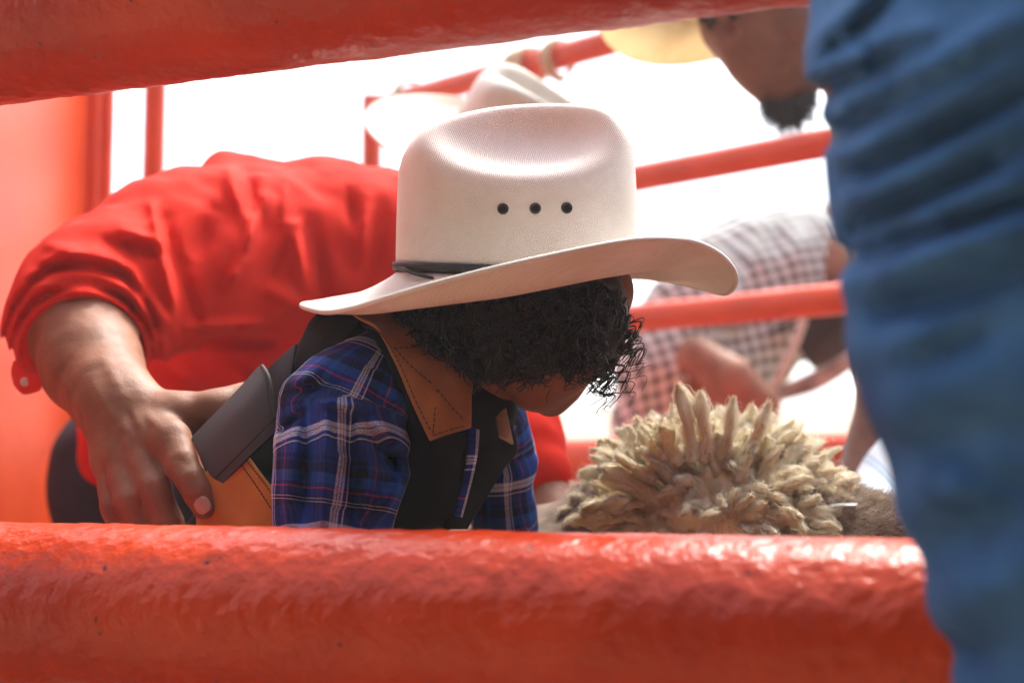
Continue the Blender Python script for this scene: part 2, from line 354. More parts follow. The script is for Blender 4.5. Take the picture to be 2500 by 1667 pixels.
def wool():
    m, t, b = mat('raw_sheep_wool'); co = coords(t); at = nd(t, 'ShaderNodeAttribute', attribute_name='cloth'); sp = nd(t, 'ShaderNodeSeparateXYZ'); t.links.new(at.outputs['Vector'], sp.inputs[0])
    no = nd(t, 'ShaderNodeTexNoise', Scale=22.0, Detail=5.0); t.links.new(co, no.inputs['Vector'])
    r = ramp(t, [(.3, (.84, .68, .44)), (.60, (.97, .88, .68))]); t.links.new(no.outputs[0], r.inputs[0])
    ti = ramp(t, [(.0, (.85, .78, .66)), (.3, (1, 1, 1)), (.86, (1, 1, 1)), (1, (.55, .42, .28))]); t.links.new(sp.outputs[1], ti.inputs[0])
    mx = nd(t, 'ShaderNodeMix', data_type='RGBA', blend_type='MULTIPLY'); mx.inputs[0].default_value = 1; t.links.new(r.outputs[0], mx.inputs[6]); t.links.new(ti.outputs[0], mx.inputs[7])
    gr = nd(t, 'ShaderNodeTexNoise', Scale=260.0, Detail=3.0); t.links.new(co, gr.inputs['Vector']); g2 = ramp(t, [(.26, (.35, .24, .15)), (.33, (1, 1, 1))]); t.links.new(gr.outputs[0], g2.inputs[0])
    m2 = nd(t, 'ShaderNodeMix', data_type='RGBA', blend_type='MULTIPLY'); m2.inputs[0].default_value = .8; t.links.new(mx.outputs[2], m2.inputs[6]); t.links.new(g2.outputs[0], m2.inputs[7])
    t.links.new(m2.outputs[2], b.inputs['Base Color']); b.inputs['Roughness'].default_value = .95; b.inputs['Specular IOR Level'].default_value = .1; b.inputs['Sheen Weight'].default_value = .3
    b.inputs['Subsurface Weight'].default_value = .35; b.inputs['Subsurface Radius'].default_value = (.012, .008, .005); b.inputs['Subsurface Scale'].default_value = 1
    mp = nd(t, 'ShaderNodeMapping'); mp.inputs['Scale'].default_value = (1, .06, 1); t.links.new(at.outputs['Vector'], mp.inputs[0])
    fn = nd(t, 'ShaderNodeTexNoise', Scale=14.0, Detail=5.0); t.links.new(mp.outputs[0], fn.inputs['Vector']); p = bump(t, b, fn.outputs[0], .9, .004)
    f2 = nd(t, 'ShaderNodeTexNoise', Scale=600.0, Detail=3.0); t.links.new(co, f2.inputs['Vector']); bump(t, b, f2.outputs[0], .6, .001, p)
    return m
M['wool'] = wool()
M['fibre'] = simple('wool_fibre', (.88, .75, .53), (.98, .92, .76), 26, .9, spec=.15)
M['sheephair'] = simple('grey_brown_sheep_hair', (.13, .085, .055), (.30, .22, .16), 60, .9, .4, 400)
M['metal'] = simple('dull_steel', (.25, .25, .24), (.4, .4, .39), 50, .35)
M['rope'] = simple('tan_rope', (.55, .38, .22), (.70, .52, .33), 120, .9, .6, 400)
M['boot'] = simple('brown_boot_leather', (.06, .03, .018), (.10, .05, .03), 30, .5)
M['cord'] = simple('pale_leather_cord', (.45, .33, .27), (.55, .42, .35), 60, .8)
M['camo'] = simple('mottled_grey_brown_cloth', (.10, .07, .045), (.55, .55, .48), 28, .9)
# ================================================================ SETTING
def gsheet(name, fz, x0, x1, y0, y1, nx, ny, m, kind):
    X, Y = np.meshgrid(np.linspace(x0, x1, nx), np.linspace(y0, y1, ny), indexing='ij'); Z = fz(X, Y)
    o = mesh_obj(name, np.stack([X, Y, Z], -1).reshape(-1, 3), grid_faces(nx, ny), m, world=True); o['kind'] = kind; return o
gsheet('ground', lambda X, Y: 0*X + .02*np.sin(X*1.7)*np.cos(Y*1.3)*(np.abs(Y) < 30), -125, 125, -40, 75, 161, 121, M['ground'], 'structure')
gsheet('arena_bank', lambda X, Y: -.1 + 2.25/(1+np.exp(-(Y-27)/1.6)) + .12*np.sin(X*.23)+.05*np.sin(X*.9), -120, 120, 18, 60, 121, 60, M['bank'], 'structure')
# ================================================================ FRONT CHUTE FENCE
def pipe(name, A, B, r, m, parent, seg_l=.003, k=120, amp=.0005, label=None):
    A = np.array(A, float); B = np.array(B, float); L = np.linalg.norm(B-A); n = max(2, int(L/seg_l)); t = (B-A)/L
    up = np.array([0, 0, 1.]) if abs(t[2]) < .9 else np.array([1., 0, 0]); u = np.cross(t, up); u /= np.linalg.norm(u); w = np.cross(u, t)
    s = np.linspace(0, L, n); a = np.arange(k)/k*2*np.pi
    dr = np.cos(a)[:, None]*u+np.sin(a)[:, None]*w
    V = A + s[:, None, None]*t + r*dr[None]; Vf = V.reshape(-1, 3)
    if amp:
        d = amp*(vn(Vf, .022)+.8*vn(Vf, .009)+.5*vn(Vf, .0045)); Vf = Vf + d[:, None]*np.tile(dr, (n, 1))
    Vf = np.concatenate([Vf, [A, B]]); Fq = grid_faces(n, k, False, True).tolist(); c0 = n*k
    Fq = [list(q) for q in Fq] + [[c0, (j+1) % k, j] for j in range(k)] + [[c0+1, (n-1)*k+j, (n-1)*k+(j+1) % k] for j in range(k)]
    o = mesh_obj(name, Vf, Fq, m, parent, world=True)
    if label: o['label'] = label
    return o
def railpt(x, Yc, z, sl=.42): return (x, Yc - sl*x, z)
RY = .862
cf = thing('chute_fence', 'thick glossy red pipe fence of the chute, nearest, in front of the child', 'chute fence', (0, RY, 0))
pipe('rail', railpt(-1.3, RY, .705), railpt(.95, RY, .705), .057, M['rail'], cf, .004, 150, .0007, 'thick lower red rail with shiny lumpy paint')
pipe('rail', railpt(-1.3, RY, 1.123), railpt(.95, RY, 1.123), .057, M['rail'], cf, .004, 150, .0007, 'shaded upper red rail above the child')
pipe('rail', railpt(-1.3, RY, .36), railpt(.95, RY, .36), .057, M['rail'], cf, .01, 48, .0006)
for x in (-1.33, .98): pipe('post', (x, RY-.42*x, 0), (x, RY-.42*x, 1.45), .06, M['rail'], cf, .01, 48, .0006)
# ================================================================ BACK FENCE
BY = 2.82
def bp(x, z): return (x, BY-1.0*x, z)
def zat(px, py):                      # world point on the back fence plane seen at this pixel
    d = W(K(px, py, 1.0))[0]-np.array([0, 0, CH]); t = BY/(d[1]+1.0*d[0]); return np.array([0, 0, CH])+d*t
bf = thing('back_fence', 'red pipe fence behind the child with a sheet panel under its lowest rail', 'fence', (0, BY, 0))
for (xl, yl), (xr, yr), lab in [((893, 262), (1480, 118), 'top rail with rope loops'), ((1553, 435), (2045, 346), None), ((1500, 785), (2090, 722), None), ((1330, 1116), (2180, 1112), None)]:
    a, b = zat(xl, yl), zat(xr, yr); zz = (a[2]+b[2])/2
    xa = zat(905, yl)[0]
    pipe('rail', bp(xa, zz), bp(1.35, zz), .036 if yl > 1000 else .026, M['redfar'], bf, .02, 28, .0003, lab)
    if lab: top_z = zz
    low_z = zz
xa = zat(908, 300)[0]
pipe('post', bp(xa, 0), bp(xa, top_z+.03), .024, M['redfar'], bf, .02, 28, .0003); pipe('post', bp(1.38, 0), bp(1.38, top_z+.1), .03, M['redfar'], bf, .02, 28, .0003)
def slab(name, A, B, z0, z1, th, m, parent):
    A = np.array(A[:2]); B = np.array(B[:2]); t = (B-A)/np.linalg.norm(B-A); n = np.array([-t[1], t[0]])*th/2
    V = [(*(q+s*n), z) for z in (z0, z1) for q, s in ((A, -1), (B, -1), (B, 1), (A, 1))]
    o = mesh_obj(name, V, [[0, 1, 2, 3][::-1], [4, 5, 6, 7], [0, 1, 5, 4], [1, 2, 6, 5], [2, 3, 7, 6], [3, 0, 4, 7]], m, parent, world=True, smooth=False)
    bm = o.modifiers.new('b', 'BEVEL'); bm.width = .002; bm.segments = 2; return o
slab('sheet_panel', bp(xa+.03, 0), bp(1.33, 0), .05, low_z-.02, .006, M['redfar'], bf)
def rope_loop(px, py, r, n, drop, lab):
    c = zat(px, py); t = np.array([1, -1., 0])/math.sqrt(2); u = np.cross(t, (0, 0, 1)); o = thing('rope', lab, 'rope', tuple(c), 'ropes tied to the back rail')
    pts = []
    for i in range(n*24+1):
        a = i/24*2*math.pi; pts.append(c + t*(i/(n*24)-.5)*.008*n*1.6 + r*(math.cos(a)*np.array([0, 0, 1.])+math.sin(a)*u)*(1+.08*math.sin(a*.37)))
    P = np.array(pts); V, Q = tube(P, .0052, 8); mesh_obj('loop', V, Q, M['rope'], o, world=True)
    if drop:
        P = catmull(np.array([c+(0, -.0, -r), c+(.004, -.01, -r-drop*.5), c+(-.003, -.006, -r-drop)]), 14); V, Q = tube(P, np.linspace(.005, .0025, 14), 8); mesh_obj('tail', V, Q, M['rope'], o, world=True)
rope_loop(1282, 167, .036, 4, 0, 'tan rope wound round the back rail just above the crown of the hats'); rope_loop(1364, 146, .036, 2, .045, 'tan rope with a hanging tail, nearest the yellow straw hat'); rope_loop(1000, 236, .034, 2, 0, 'small tan rope loop near the left end of the back rail')
# left gate: a red sheet and its frame, and a lone post
gt = thing('chute_gate', 'orange red sheet metal gate at the left edge behind the bent arm', 'gate', tuple(W(G(100, 0, 2.0))[0]))
def gp(px, d, z): q = W(G(px, z, d))[0]; return q
a, b = (-.86, 1.0), gp(165, 2.0, 0)
slab('sheet', a, b, .08, 1.5, .01, M['sheetred'], gt)
q = gp(172, 1.99, 0); pipe('frame_edge', (q[0], q[1], .05), (q[0], q[1], 1.55), .011, M['sheetred'], gt, .02, 24, .0002)
q = gp(200, 2.0, 0); pipe('post', (q[0], q[1], 0), (q[0], q[1], 1.6), .0125, M['redfar'], gt, .02, 24, .0002)
q = gp(330, 2.25, 0); po = thing('fence_post', 'slim red post rising behind the shoulder of the red shirt', 'post', (q[0], q[1], 0))
pipe('shaft', (q[0], q[1], 0), (q[0], q[1], 1.75), .0185, M['redfar'], po, .02, 32, .0003)
slab('foot_plate', (q[0]-.05, q[1]), (q[0]+.05, q[1]), .0, .012, .1, M['redfar'], po)
# added blocker, unseen behind the camera: keeps the near side of everything in shade
st = thing('shade_blocker', 'dark roofed shade blocker added out of view behind the camera', 'shade blocker', (0, -2.6, 0))
blocker_mat = simple('shade_blocker_dark', (.018, .014, .011), (.035, .026, .02), 6, .9, .5, 40, .01)
slab('blocker_wall', (-14, -2.6), (14, -2.6), 0, 4.6, .12, blocker_mat, st)
for x in (-12, -4, 4, 12): slab('post', (x-.08, -1.6), (x+.08, -1.6), 0, 2.9, .16, blocker_mat, st)
V_ = [(-14, -2.54, 3.3), (14, -2.54, 3.3), (14, -1.4, 2.95), (-14, -1.4, 2.95), (-14, -2.54, 3.36), (14, -2.54, 3.36), (14, -1.4, 3.01), (-14, -1.4, 3.01)]
mesh_obj('blocker_roof', V_, [[0, 3, 2, 1], [4, 5, 6, 7], [0, 1, 5, 4], [1, 2, 6, 5], [2, 3, 7, 6], [3, 0, 4, 7]], blocker_mat, st, world=True, smooth=False)
# ================================================================ HAT BUILDER (for the men)
def hat(parent, c, up, fwd, a, b, H, brim, m, band=None, curl=.03, droop=.02, res=.004, name='hat', th=.003):
    Fm = frame(up, fwd); c = np.asarray(c, float)
    def f(p):
        q = (p-c)@Fm
        z = q[:, 2]; tp = 1-.10*np.clip(z/H, 0, 1.2)
        ra = (np.abs(q[:, 0]/(a*tp))**2.6+np.abs(q[:, 1]/(b*tp))**2.6)**(1/2.6); rad = (ra-1)*b
        top = z-(H+.006-.012*(q[:, 0]/a)-.01*np.abs(q[:, 0]/a)**2)
        s = smax(smax(rad, top, .03), -z-.004, .004)
        for sg in (-1, 1): s = smax(s, -ell(q, np.array([.01, sg*b*.98, H*.93]), (a*.95, b*.52, H*.30)), .016)
        return smax(s, -ell(q, np.array([0, 0, H*1.14]), (a*.85, b*.30, H*.26)), .012)
    r = a+H
    hc = sdf_obj(name, f, (c-r, c+r), res, m, parent, it=2)
    rows = []
    for i in range(24):
        th_ = i/24*2*math.pi; cs, sn = math.cos(th_), math.sin(th_); ring = []
        for s in (0, .35, .7, 1.0):
            x = (a+brim*s)*cs; y = (b+brim*s*(1-.25*s))*sn
            z = curl*abs(sn)**2*s**2 - droop*abs(cs)**2*s**2 - .004*math.sin(s*3.14)
            ring.append(c+Fm@np.array([x, y, z]))
        rows.append(ring)
    sheet_obj('brim', rows, 96, 16, th, m, hc, closed_u=True)
    if band:
        P = [c+Fm@np.array([(a+.001)*math.cos(t), (b+.001)*math.sin(t), .007]) for t in np.linspace(0, 2*math.pi, 33)[:-1]]
        curve_tube_obj('hat_band', P, .004, band, hc, 96, 8, True)
    return hc
# ================================================================ CHILD
ck = thing('person', 'child in white cowboy hat, blue plaid shirt and dark vest, head bowed', 'person', tuple(W(G(900, 0, 1.15))[0]))
# --- body (one continuous skin mesh)
cs = [[N(1345, 785, 1.10, .058), N(1348, 835, 1.10, .043), N(1322, 885, 1.10, .030)], [N(1275, 900, 1.09, .016), N(1300, 950, 1.09, .0135), N(1345, 972, 1.11, .0125)],          # skull to jaw
      [N(1458, 712, 1.12, .0290), N(1424, 800, 1.12, .0225), N(1395, 880, 1.12, .0165), N(1374, 935, 1.12, .0130), N(1345, 972, 1.12, .0125)],     # face front, chin
      [N(1240, 820, 1.11, .055), N(1160, 900, 1.12, .032), N(1040, 1010, 1.13, .035), N(900, 1120, 1.15, .055), N(700, 1300, 1.16, .065), NG(560, .66, 1.16, .07)],
      [N(1040, 1010, 1.13, .03), N(850, 940, 1.10, .030), N(800, 1080, 1.06, .028), N(800, 1330, 1.03, .024), N(950, 1480, 1.06, .018), N(1130, 1420, 1.10, .014), N(1180, 1420, 1.10, .016)],
      [N(1040, 1010, 1.13, .03), N(1180, 1030, 1.18, .02), N(1220, 1150, 1.20, .018), N(1235, 1380, 1.21, .018), N(1350, 1430, 1.20, .015)]]
for k, (dx, dy) in enumerate([(60, -8), (66, 8), (64, 24), (54, 38)]): cs.append([N(1180, 1415+k*12, 1.10, .009), N(1180+dx*.6, 1415+dy, 1.09, .007), N(1180+dx, 1425+dy*1.2, 1.10, .006)])
cs.append([N(1165, 1400, 1.10, .009), N(1200, 1375, 1.09, .0075), N(1235, 1380, 1.09, .0065)])
fb = chains(cs, .012)
face_d = K(1343, 972, 1.115)
def kid(p):
    r = fb(p)
    r = smin(r, seg(p, K(1440, 855, 1.12), K(1431, 898, 1.12), .0045, .0072), .004)       # nose
    r = smin(r, seg(p, K(1410, 940, 1.108), K(1410, 940, 1.13), .0054, .0054), .002)     # lips
    r = smin(r, seg(p, K(1396, 964, 1.108), K(1396, 964, 1.13), .0052, .0052), .002)
    r = smin(r, ell(p, K(1275, 850, 1.045), (.010, .006, .015)), .004)                     # near ear under the hair
    return r
lo, hi = bounds(cs)
sdf_obj('body', kid, (lo, hi), .0028, M['kidskin'], ck, it=1)
# --- hat: crown by SDF, brim as a curled sheet
hc0 = K(1262, 655, 1.105)
def crown(p):
    x, y = PXY(p)
    q = p-hc0; a, b = .0935, .080
    z = q[:, 2]; lean = -.006*np.clip(z/.12, 0, 1); tp = 1-.05*np.clip(z/.11, 0, 1)**2
    ra = (np.abs((q[:, 0]-(lean*.0))/(a*tp))**2.5+np.abs(q[:, 1]/(b*tp))**2.5)**(1/2.5); rad = (ra-1)*.085
    xx = q[:, 0]/a
    top = z-(.1235 - .022*np.abs(xx-.12)**2.2 + .003*xx)
    s = smax(smax(rad, top, .024), -z-.003, .004)
    # near and far side dents
    for sg in (-1, 1):
        s = smax(s, -ell(q, np.array([.004, sg*.090, .108]), (.090, .058, .043)), .014)
    return s
hatm = sdf_obj('hat', crown, (hc0-.13, hc0+.15), .0022, M['hat'], ck, it=2)
hatm['label'] = 'white straw cowboy hat with thin black band and three eyelets'
RIM = [(737, 746, 1.12), (792, 762, 1.055), (864, 752, 1.015), (960, 723, .985), (1060, 694, .965), (1225, 652, .95), (1417, 610, .955), (1537, 588, .97), (1633, 584, .99), (1705, 594, 1.02), (1768, 630, 1.06), (1797, 680, 1.10), (1772, 716, 1.14), (1700, 700, 1.18), (1600, 680, 1.215), (1450, 668, 1.245), (1262, 668, 1.255), (1060, 690, 1.24), (880, 720, 1.20), (775, 738, 1.16)]
BASE = []; MID = []; rim3 = [K(*q) for q in RIM]
for q in rim3:
    an = math.atan2((q[1]-hc0[1])/.08, (q[0]-hc0[0])/.094); c_, s_ = math.cos(an), math.sin(an)
    sr = 1/((abs(c_)**2.5+abs(s_)**2.5)**(1/2.5))
    p = hc0 + np.array([.0925*c_*sr, .0790*s_*sr, -.004 + .012*max(0, c_)*.5 - .006*(s_ < 0)*abs(s_)**2])
    BASE.append(p); near = max(0, -s_)
    fr = max(0, c_)
    MID.append([p*.66+q*.34+np.array([0, 0, -.0055-.009*near+.004*fr]), p*.3+q*.7+np.array([0, 0, -.004-.010*near+.008*fr])])
rows = [[b, m_[0], m_[1], r_] for b, m_, r_ in zip(BASE, MID, rim3)]
sheet_obj('brim', rows, 220, 30, .0026, M['hat'], hatm, closed_u=True)
curve_tube_obj('brim_edge', rim3, .0022, M['hat'], hatm, 260, 8, True)
bp_ = catmull(np.array(BASE), 120, True); bcen = bp_.mean(0); V = []
for i, q in enumerate(bp_):
    o = q-bcen; o[2] = 0; o /= np.linalg.norm(o)
    for (dr, dz) in ((.0005, -.002), (.0030, -.0005), (.0034, .0022), (.0026, .0045), (-.001, .005)): V.append(q+o*(dr+.001)+np.array([0, 0, dz+.0035]))
mesh_obj('hat_band', np.array(V), grid_faces(120, 5, True), M['band'], hatm)
V, Q = tube(catmull(np.array([BASE[0]+(-.004, -.012, .008), K(985, 655, 1.055), K(1010, 668, 1.042), K(1060, 680, 1.033)]), 20), np.array([.0006]+[.0012]*18+[.0006]), 8)
mesh_obj('band_end', V, Q, M['band'], hatm)
def surf_depth(f, px, py, d0, d1):
    d = np.linspace(d0, d1, 600); p = np.stack([(px-CX)/F*d, d, -(py-CY)/F*d], 1); v = f(p); i = np.argmax(v < 0); return d[i]
for ex, ey in ((1228, 510), (1307, 509), (1384, 508)):
    dd = surf_depth(crown, ex, ey, .95, 1.1); c = K(ex, ey, dd-.0003)
    e1 = K(ex+30, ey, surf_depth(crown, ex+30, ey, .95, 1.1))-K(ex-30, ey, surf_depth(crown, ex-30, ey, .95, 1.1)); e2 = K(ex, ey-20, surf_depth(crown, ex, ey-20, .95, 1.1))-K(ex, ey+20, surf_depth(crown, ex, ey+20, .95, 1.1))
    e1 /= np.linalg.norm(e1); e2 -= e1*(e1@e2); e2 /= np.linalg.norm(e2); nn = np.cross(e1, e2)
    if nn[1] > 0: nn = -nn
    prof = [(.0042, -.0004), (.0041, .0004), (.0034, .0010), (.0026, .0006), (.0022, -.0004)]; k = 28
    V = np.array([c+r_*(math.cos(2*math.pi*j/k)*e1+math.sin(2*math.pi*j/k)*e2)+h_*nn for r_, h_ in prof for j in range(k)])
    eo = mesh_obj('eyelet', V, grid_faces(5, k, False, True)[:, ::-1], M['eyelet'], hatm)
    V = np.array([c+.0003*nn]+[c+.0027*(math.cos(2*math.pi*j/k)*e1+math.sin(2*math.pi*j/k)*e2)+.0003*nn for j in range(k)])
    mesh_obj('hole', V, [[0, 1+(j+1) % k, 1+j] for j in range(k)], M['hole'], eo)
# --- hair: a soft cap and many curls
hcs = [[N(1290, 760, 1.11, .084), N(1190, 790, 1.12, .068), N(1125, 830, 1.12, .042)], [N(1330, 795, 1.10, .060), N(1290, 840, 1.10, .046)]]
fh = chains(hcs, .03)
def cap(p):
    r = fh(p) - .004*vn(p, .012) - .003*vn(p, .006)
    x, y = PXY(p)
    fc = smin(seg(p, K(1600, 640, 1.10), K(1520, 840, 1.10), .030, .028), seg(p, K(1520, 840, 1.10), K(1400, 1010, 1.08), .028, .030), .01)
    pl = K(1200, 908, 1.1)[2]+.004*vn(p*np.array([1, 1, .1]), .010)-p[:, 2]-.02*np.clip((1080-x)/100, 0, 1)*-1
    return smax(smax(r, -fc, .008), pl, .006)
lo, hi = bounds(hcs)
hair_o = sdf_obj('hair', cap, (lo, hi), .004, M['hair'], ck, it=1)
hair_o['label'] = 'dark curly hair spilling out under the hat'
Vs, Qs, off = [], [], 0
def curl(root, drn, length, hr, turns, tr, n=34, grav=.6):
    global off
    s = np.linspace(0, 1, n); d = np.array(drn, float); d /= np.linalg.norm(d); g = np.array([.0, 0, -1.])
    path = root + np.cumsum(np.concatenate([[np.zeros(3)], [((1-min(1, q*grav*1.6))*d+min(1, q*grav*1.6)*g)*length/n for q in s[1:]]]), 0)
    u = np.cross(d, rng.normal(size=3)); u /= np.linalg.norm(u); w = np.cross(d, u); ph = rng.random()*6.28
    a = ph+s*turns*2*np.pi; rad = hr*np.clip(s*3, 0, 1)*(1-.3*s)
    P = path + (rad*np.cos(a))[:, None]*u + (rad*np.sin(a))[:, None]*w
    V, Q = tube(P, tr*(1-.6*s**2), 4, off=off); Vs.append(V); Qs.append(Q); off += len(V)
def clump(root, drn, length, hr, turns, ns, spread=.0022, tr=.0006, n=40, grav=.6):
    global off
    s_ = np.linspace(0, 1, n); d = np.array(drn, float); d /= np.linalg.norm(d); g = np.array([.0, 0, -1.])
    w_ = np.clip(s_*grav*1.6, 0, 1)[:, None]; path = root+np.cumsum(((1-w_)*d+w_*g)*length/n, 0)
    u = np.cross(d, rng.normal(size=3)); u /= np.linalg.norm(u); w = np.cross(d, u); ph = rng.random()*6.28; sg = rng.choice([-1, 1])
    for _ in range(ns):
        a = ph+sg*s_*turns*2*np.pi+rng.normal()*.25; rad = hr*rng.uniform(.75, 1.2)*np.clip(s_*3, 0, 1)*(1-.25*s_); o_ = rng.normal(size=3)*spread; cut = rng.integers(int(n*.7), n+1)
        P = (path+(rad*np.cos(a))[:, None]*u+(rad*np.sin(a))[:, None]*w+o_*np.clip(s_*2+.2, 0, 1)[:, None]+(rng.normal(size=3)*.003)*(s_**3)[:, None])[:cut]
        V, Q = tube(P, tr*rng.uniform(.6, 1.2)*(1-.6*s_[:cut]**2), 4, off=off); Vs.append(V); Qs.append(Q); off += len(V)
cnt = 0
while cnt < 420:
    px, py = rng.uniform(930, 1500), rng.uniform(690, 930)
    if py > 700+.8*(px-880)+60 and px < 1120: continue
    if px > 1300 and py > 930: continue
    if px > 1500-.35*(py-690): continue
    d0 = surf_depth(cap, px, py, .98, 1.2); p = K(px, py, d0)
    if not (.99 < d0 < 1.16): continue
    n_ = p-K(1260, 820, 1.12); n_ /= np.linalg.norm(n_); Bd = 890 if px < 1080 else (930 if px < 1310 else 905); Lm = (Bd-py)/3150/.75
    if Lm < .012: continue
    clump(p-n_*.006, n_*.8+rng.normal(size=3)*.35+np.array([.15, 0, -.6]), min(Lm, rng.uniform(.026, .050)), rng.uniform(.0035, .0060), rng.uniform(1.6, 3.6), 4, .0009, .0008, 46); cnt += 1
for i in range(30):   # loose locks hanging in front of the face
    px, py = rng.uniform(1395, 1500), rng.uniform(725, 850)
    clump(K(px, py, rng.uniform(1.05, 1.10)), (rng.uniform(-.1, .7), rng.normal()*.3, -1), rng.uniform(.026, .044), rng.uniform(.0045, .0070), rng.uniform(1.8, 3.4), 4, .0009, .00065, 60, .5)
for px, py, dx, L in [(1490, 790, .55, .040), (1480, 830, .5, .045), (1450, 850, .45, .042), (1440, 860, .3, .040), (1485, 760, .5, .038), (1430, 870, .35, .034), (1500, 800, .7, .036), (1510, 740, .9, .040), (1500, 790, 1.0, .046), (1490, 820, .9, .046), (1475, 850, .8, .048), (1455, 890, .5, .036), (1505, 770, .8, .040), (1465, 880, .5, .034), (1500, 740, .6, .045)]:
    clump(K(px, py, rng.uniform(1.07, 1.09)), (dx, -.05, -1), L*1.1, rng.uniform(.0060, .0085), rng.uniform(2.2, 3.6), 3, .0010, .00055, 90, .35)
for i in range(46):   # fringe along the forehead
    px, py = rng.uniform(1425, 1512), rng.uniform(690, 770)
    clump(K(px, py, rng.uniform(1.055, 1.09)), (rng.uniform(-.1, .7), rng.normal()*.3, -1), rng.uniform(.018, .034), rng.uniform(.0035, .006), rng.uniform(1.4, 2.6), 4, .0009, .0007, 46, .5)
for i in range(40):   # sparse ends over the cheek
    px, py = rng.uniform(1070, 1400), rng.uniform(868, 900)
    clump(K(px, py, rng.uniform(1.045, 1.06)), rng.normal(size=3)*.5+np.array([.1, -.1, -1]), rng.uniform(.012, .026), rng.uniform(.003, .0065), rng.uniform(1.0, 2.4), 2, .0008, .00055)
for i in range(34):   # nape and cheek clumps
    px, py = random.choice([(rng.uniform(1000, 1075), rng.uniform(800, 850)), (rng.uniform(1140, 1280), rng.uniform(850, 895)), (rng.uniform(1250, 1390), rng.uniform(800, 845))])
    clump(K(px, py, rng.uniform(1.042, 1.055)), rng.normal(size=3)*.5+np.array([0, -.2, -1]), rng.uniform(.016, .026), rng.uniform(.004, .0065), rng.uniform(1.3, 2.4), 3, .0009, .0007)
mesh_obj('curls', np.concatenate(Vs), np.concatenate(Qs), M['hair'], hair_o)
# --- vest
tcs = [[N(1080, 985, 1.135, .060), N(960, 1080, 1.14, .078), N(800, 1200, 1.15, .078), NG(620, .70, 1.16, .076)], [N(880, 880, 1.14, .030), N(800, 960, 1.14, .036)],
       [N(810, 820, 1.14, .022), N(770, 930, 1.15, .022), N(780, 1080, 1.15, .045)]]
ft = chains(tcs, .02)
vf = folds([(1180, 1080, 1080, 1270, 14, .004), (1130, 1060, 1110, 1250, 12, -.004), (1010, 1120, 1020, 1260, 18, .003), (1260, 1100, 1150, 1270, 14, .004)])
lo, hi = bounds(tcs)
vest = sdf_obj('vest', lambda p: ft(p)-vf(p)-.0012*vn(p, .03), (lo, hi), .0035, M['black'], ck, uvf=lambda V: V[:, [0, 2]])
vest['label'] = 'black vest with tan suede collar'
def Kg(rows): return [[K(*q) for q in r] for r in rows]
# near collar flap (tan suede), goes round the neck
colr = Kg([[(840, 752, 1.11), (900, 745, 1.10), (980, 760, 1.11)], [(872, 775, 1.075), (960, 800, 1.065), (1060, 810, 1.08)], [(918, 800, 1.05), (1000, 850, 1.045), (1100, 860, 1.06)],
           [(962, 880, 1.033), (1035, 915, 1.032), (1150, 930, 1.05)], [(1006, 985, 1.025), (1075, 975, 1.025), (1150, 968, 1.043)], [(1049, 1076, 1.02), (1100, 1058, 1.02), (1150, 1043, 1.028)]])
sheet_obj('collar', colr, 90, 30, .003, M['suede'], vest)
sheet_obj('collar_binding', Kg([[(780, 752, 1.135), (850, 740, 1.13), (930, 750, 1.12)], [(735, 850, 1.125), (800, 820, 1.10), (880, 790, 1.09)], [(705, 912, 1.13), (760, 885, 1.10), (835, 842, 1.075)]]), 40, 30, .004, M['black'], vest)
# black lapel edge in front of the sleeve, down the chest
sheet_obj('lapel', Kg([[(880, 790, 1.075), (930, 790, 1.07), (960, 820, 1.06)], [(930, 850, 1.058), (965, 900, 1.045), (1000, 900, 1.045)], [(962, 930, 1.052), (1010, 1000, 1.038), (1060, 1000, 1.04)],
                       [(985, 1010, 1.055), (1050, 1080, 1.042), (1110, 1040, 1.045)], [(985, 1120, 1.06), (1070, 1130, 1.05), (1125, 1080, 1.055)], [(950, 1280, 1.07), (1050, 1280, 1.062), (1110, 1250, 1.07)]]), 60, 30, .003, M['black'], vest)
# far lapel with pale suede tip
sheet_obj('far_lapel', Kg([[(1155, 1000, 1.12), (1200, 950, 1.13), (1230, 985, 1.13)], [(1150, 1060, 1.09), (1215, 1080, 1.10), (1262, 1090, 1.11)], [(1120, 1150, 1.08), (1170, 1160, 1.09), (1225, 1150, 1.11)], [(1085, 1290, 1.07), (1110, 1290, 1.08), (1140, 1290, 1.09)]]), 50, 24, .003, M['black'], vest)
fc_ = sheet_obj('collar', Kg([[(1200, 955, 1.118), (1212, 953, 1.118), (1228, 958, 1.118)], [(1208, 1010, 1.098), (1224, 1010, 1.098), (1238, 1012, 1.10)], [(1218, 1066, 1.085), (1236, 1074, 1.085), (1252, 1084, 1.09)]]), 30, 12, .003, M['suede2'], vest)
fc_['label'] = 'pale far collar tip'
def stitch(parent, pts, m=M['thread'], step=.0042, r=.00042):
    P = catmull(np.array([K(*q) for q in pts]), 400); L = np.concatenate([[0], np.cumsum(np.linalg.norm(np.diff(P, axis=0), axis=1))]); n = int(L[-1]/step); VV, QQ, of = [], [], 0
    for i in range(n):
        a = [np.interp(i*step, L, P[:, c]) for c in range(3)]; b = [np.interp(i*step+step*.72, L, P[:, c]) for c in range(3)]
        V, Q = tube(np.array([a, (np.array(a)+b)/2+(0, -.0003, 0), b]), r, 5, off=of); VV.append(V); QQ.append(Q); of += len(V)
    return mesh_obj('stitching', np.concatenate(VV), np.concatenate(QQ), m, parent)
o_ = .0022
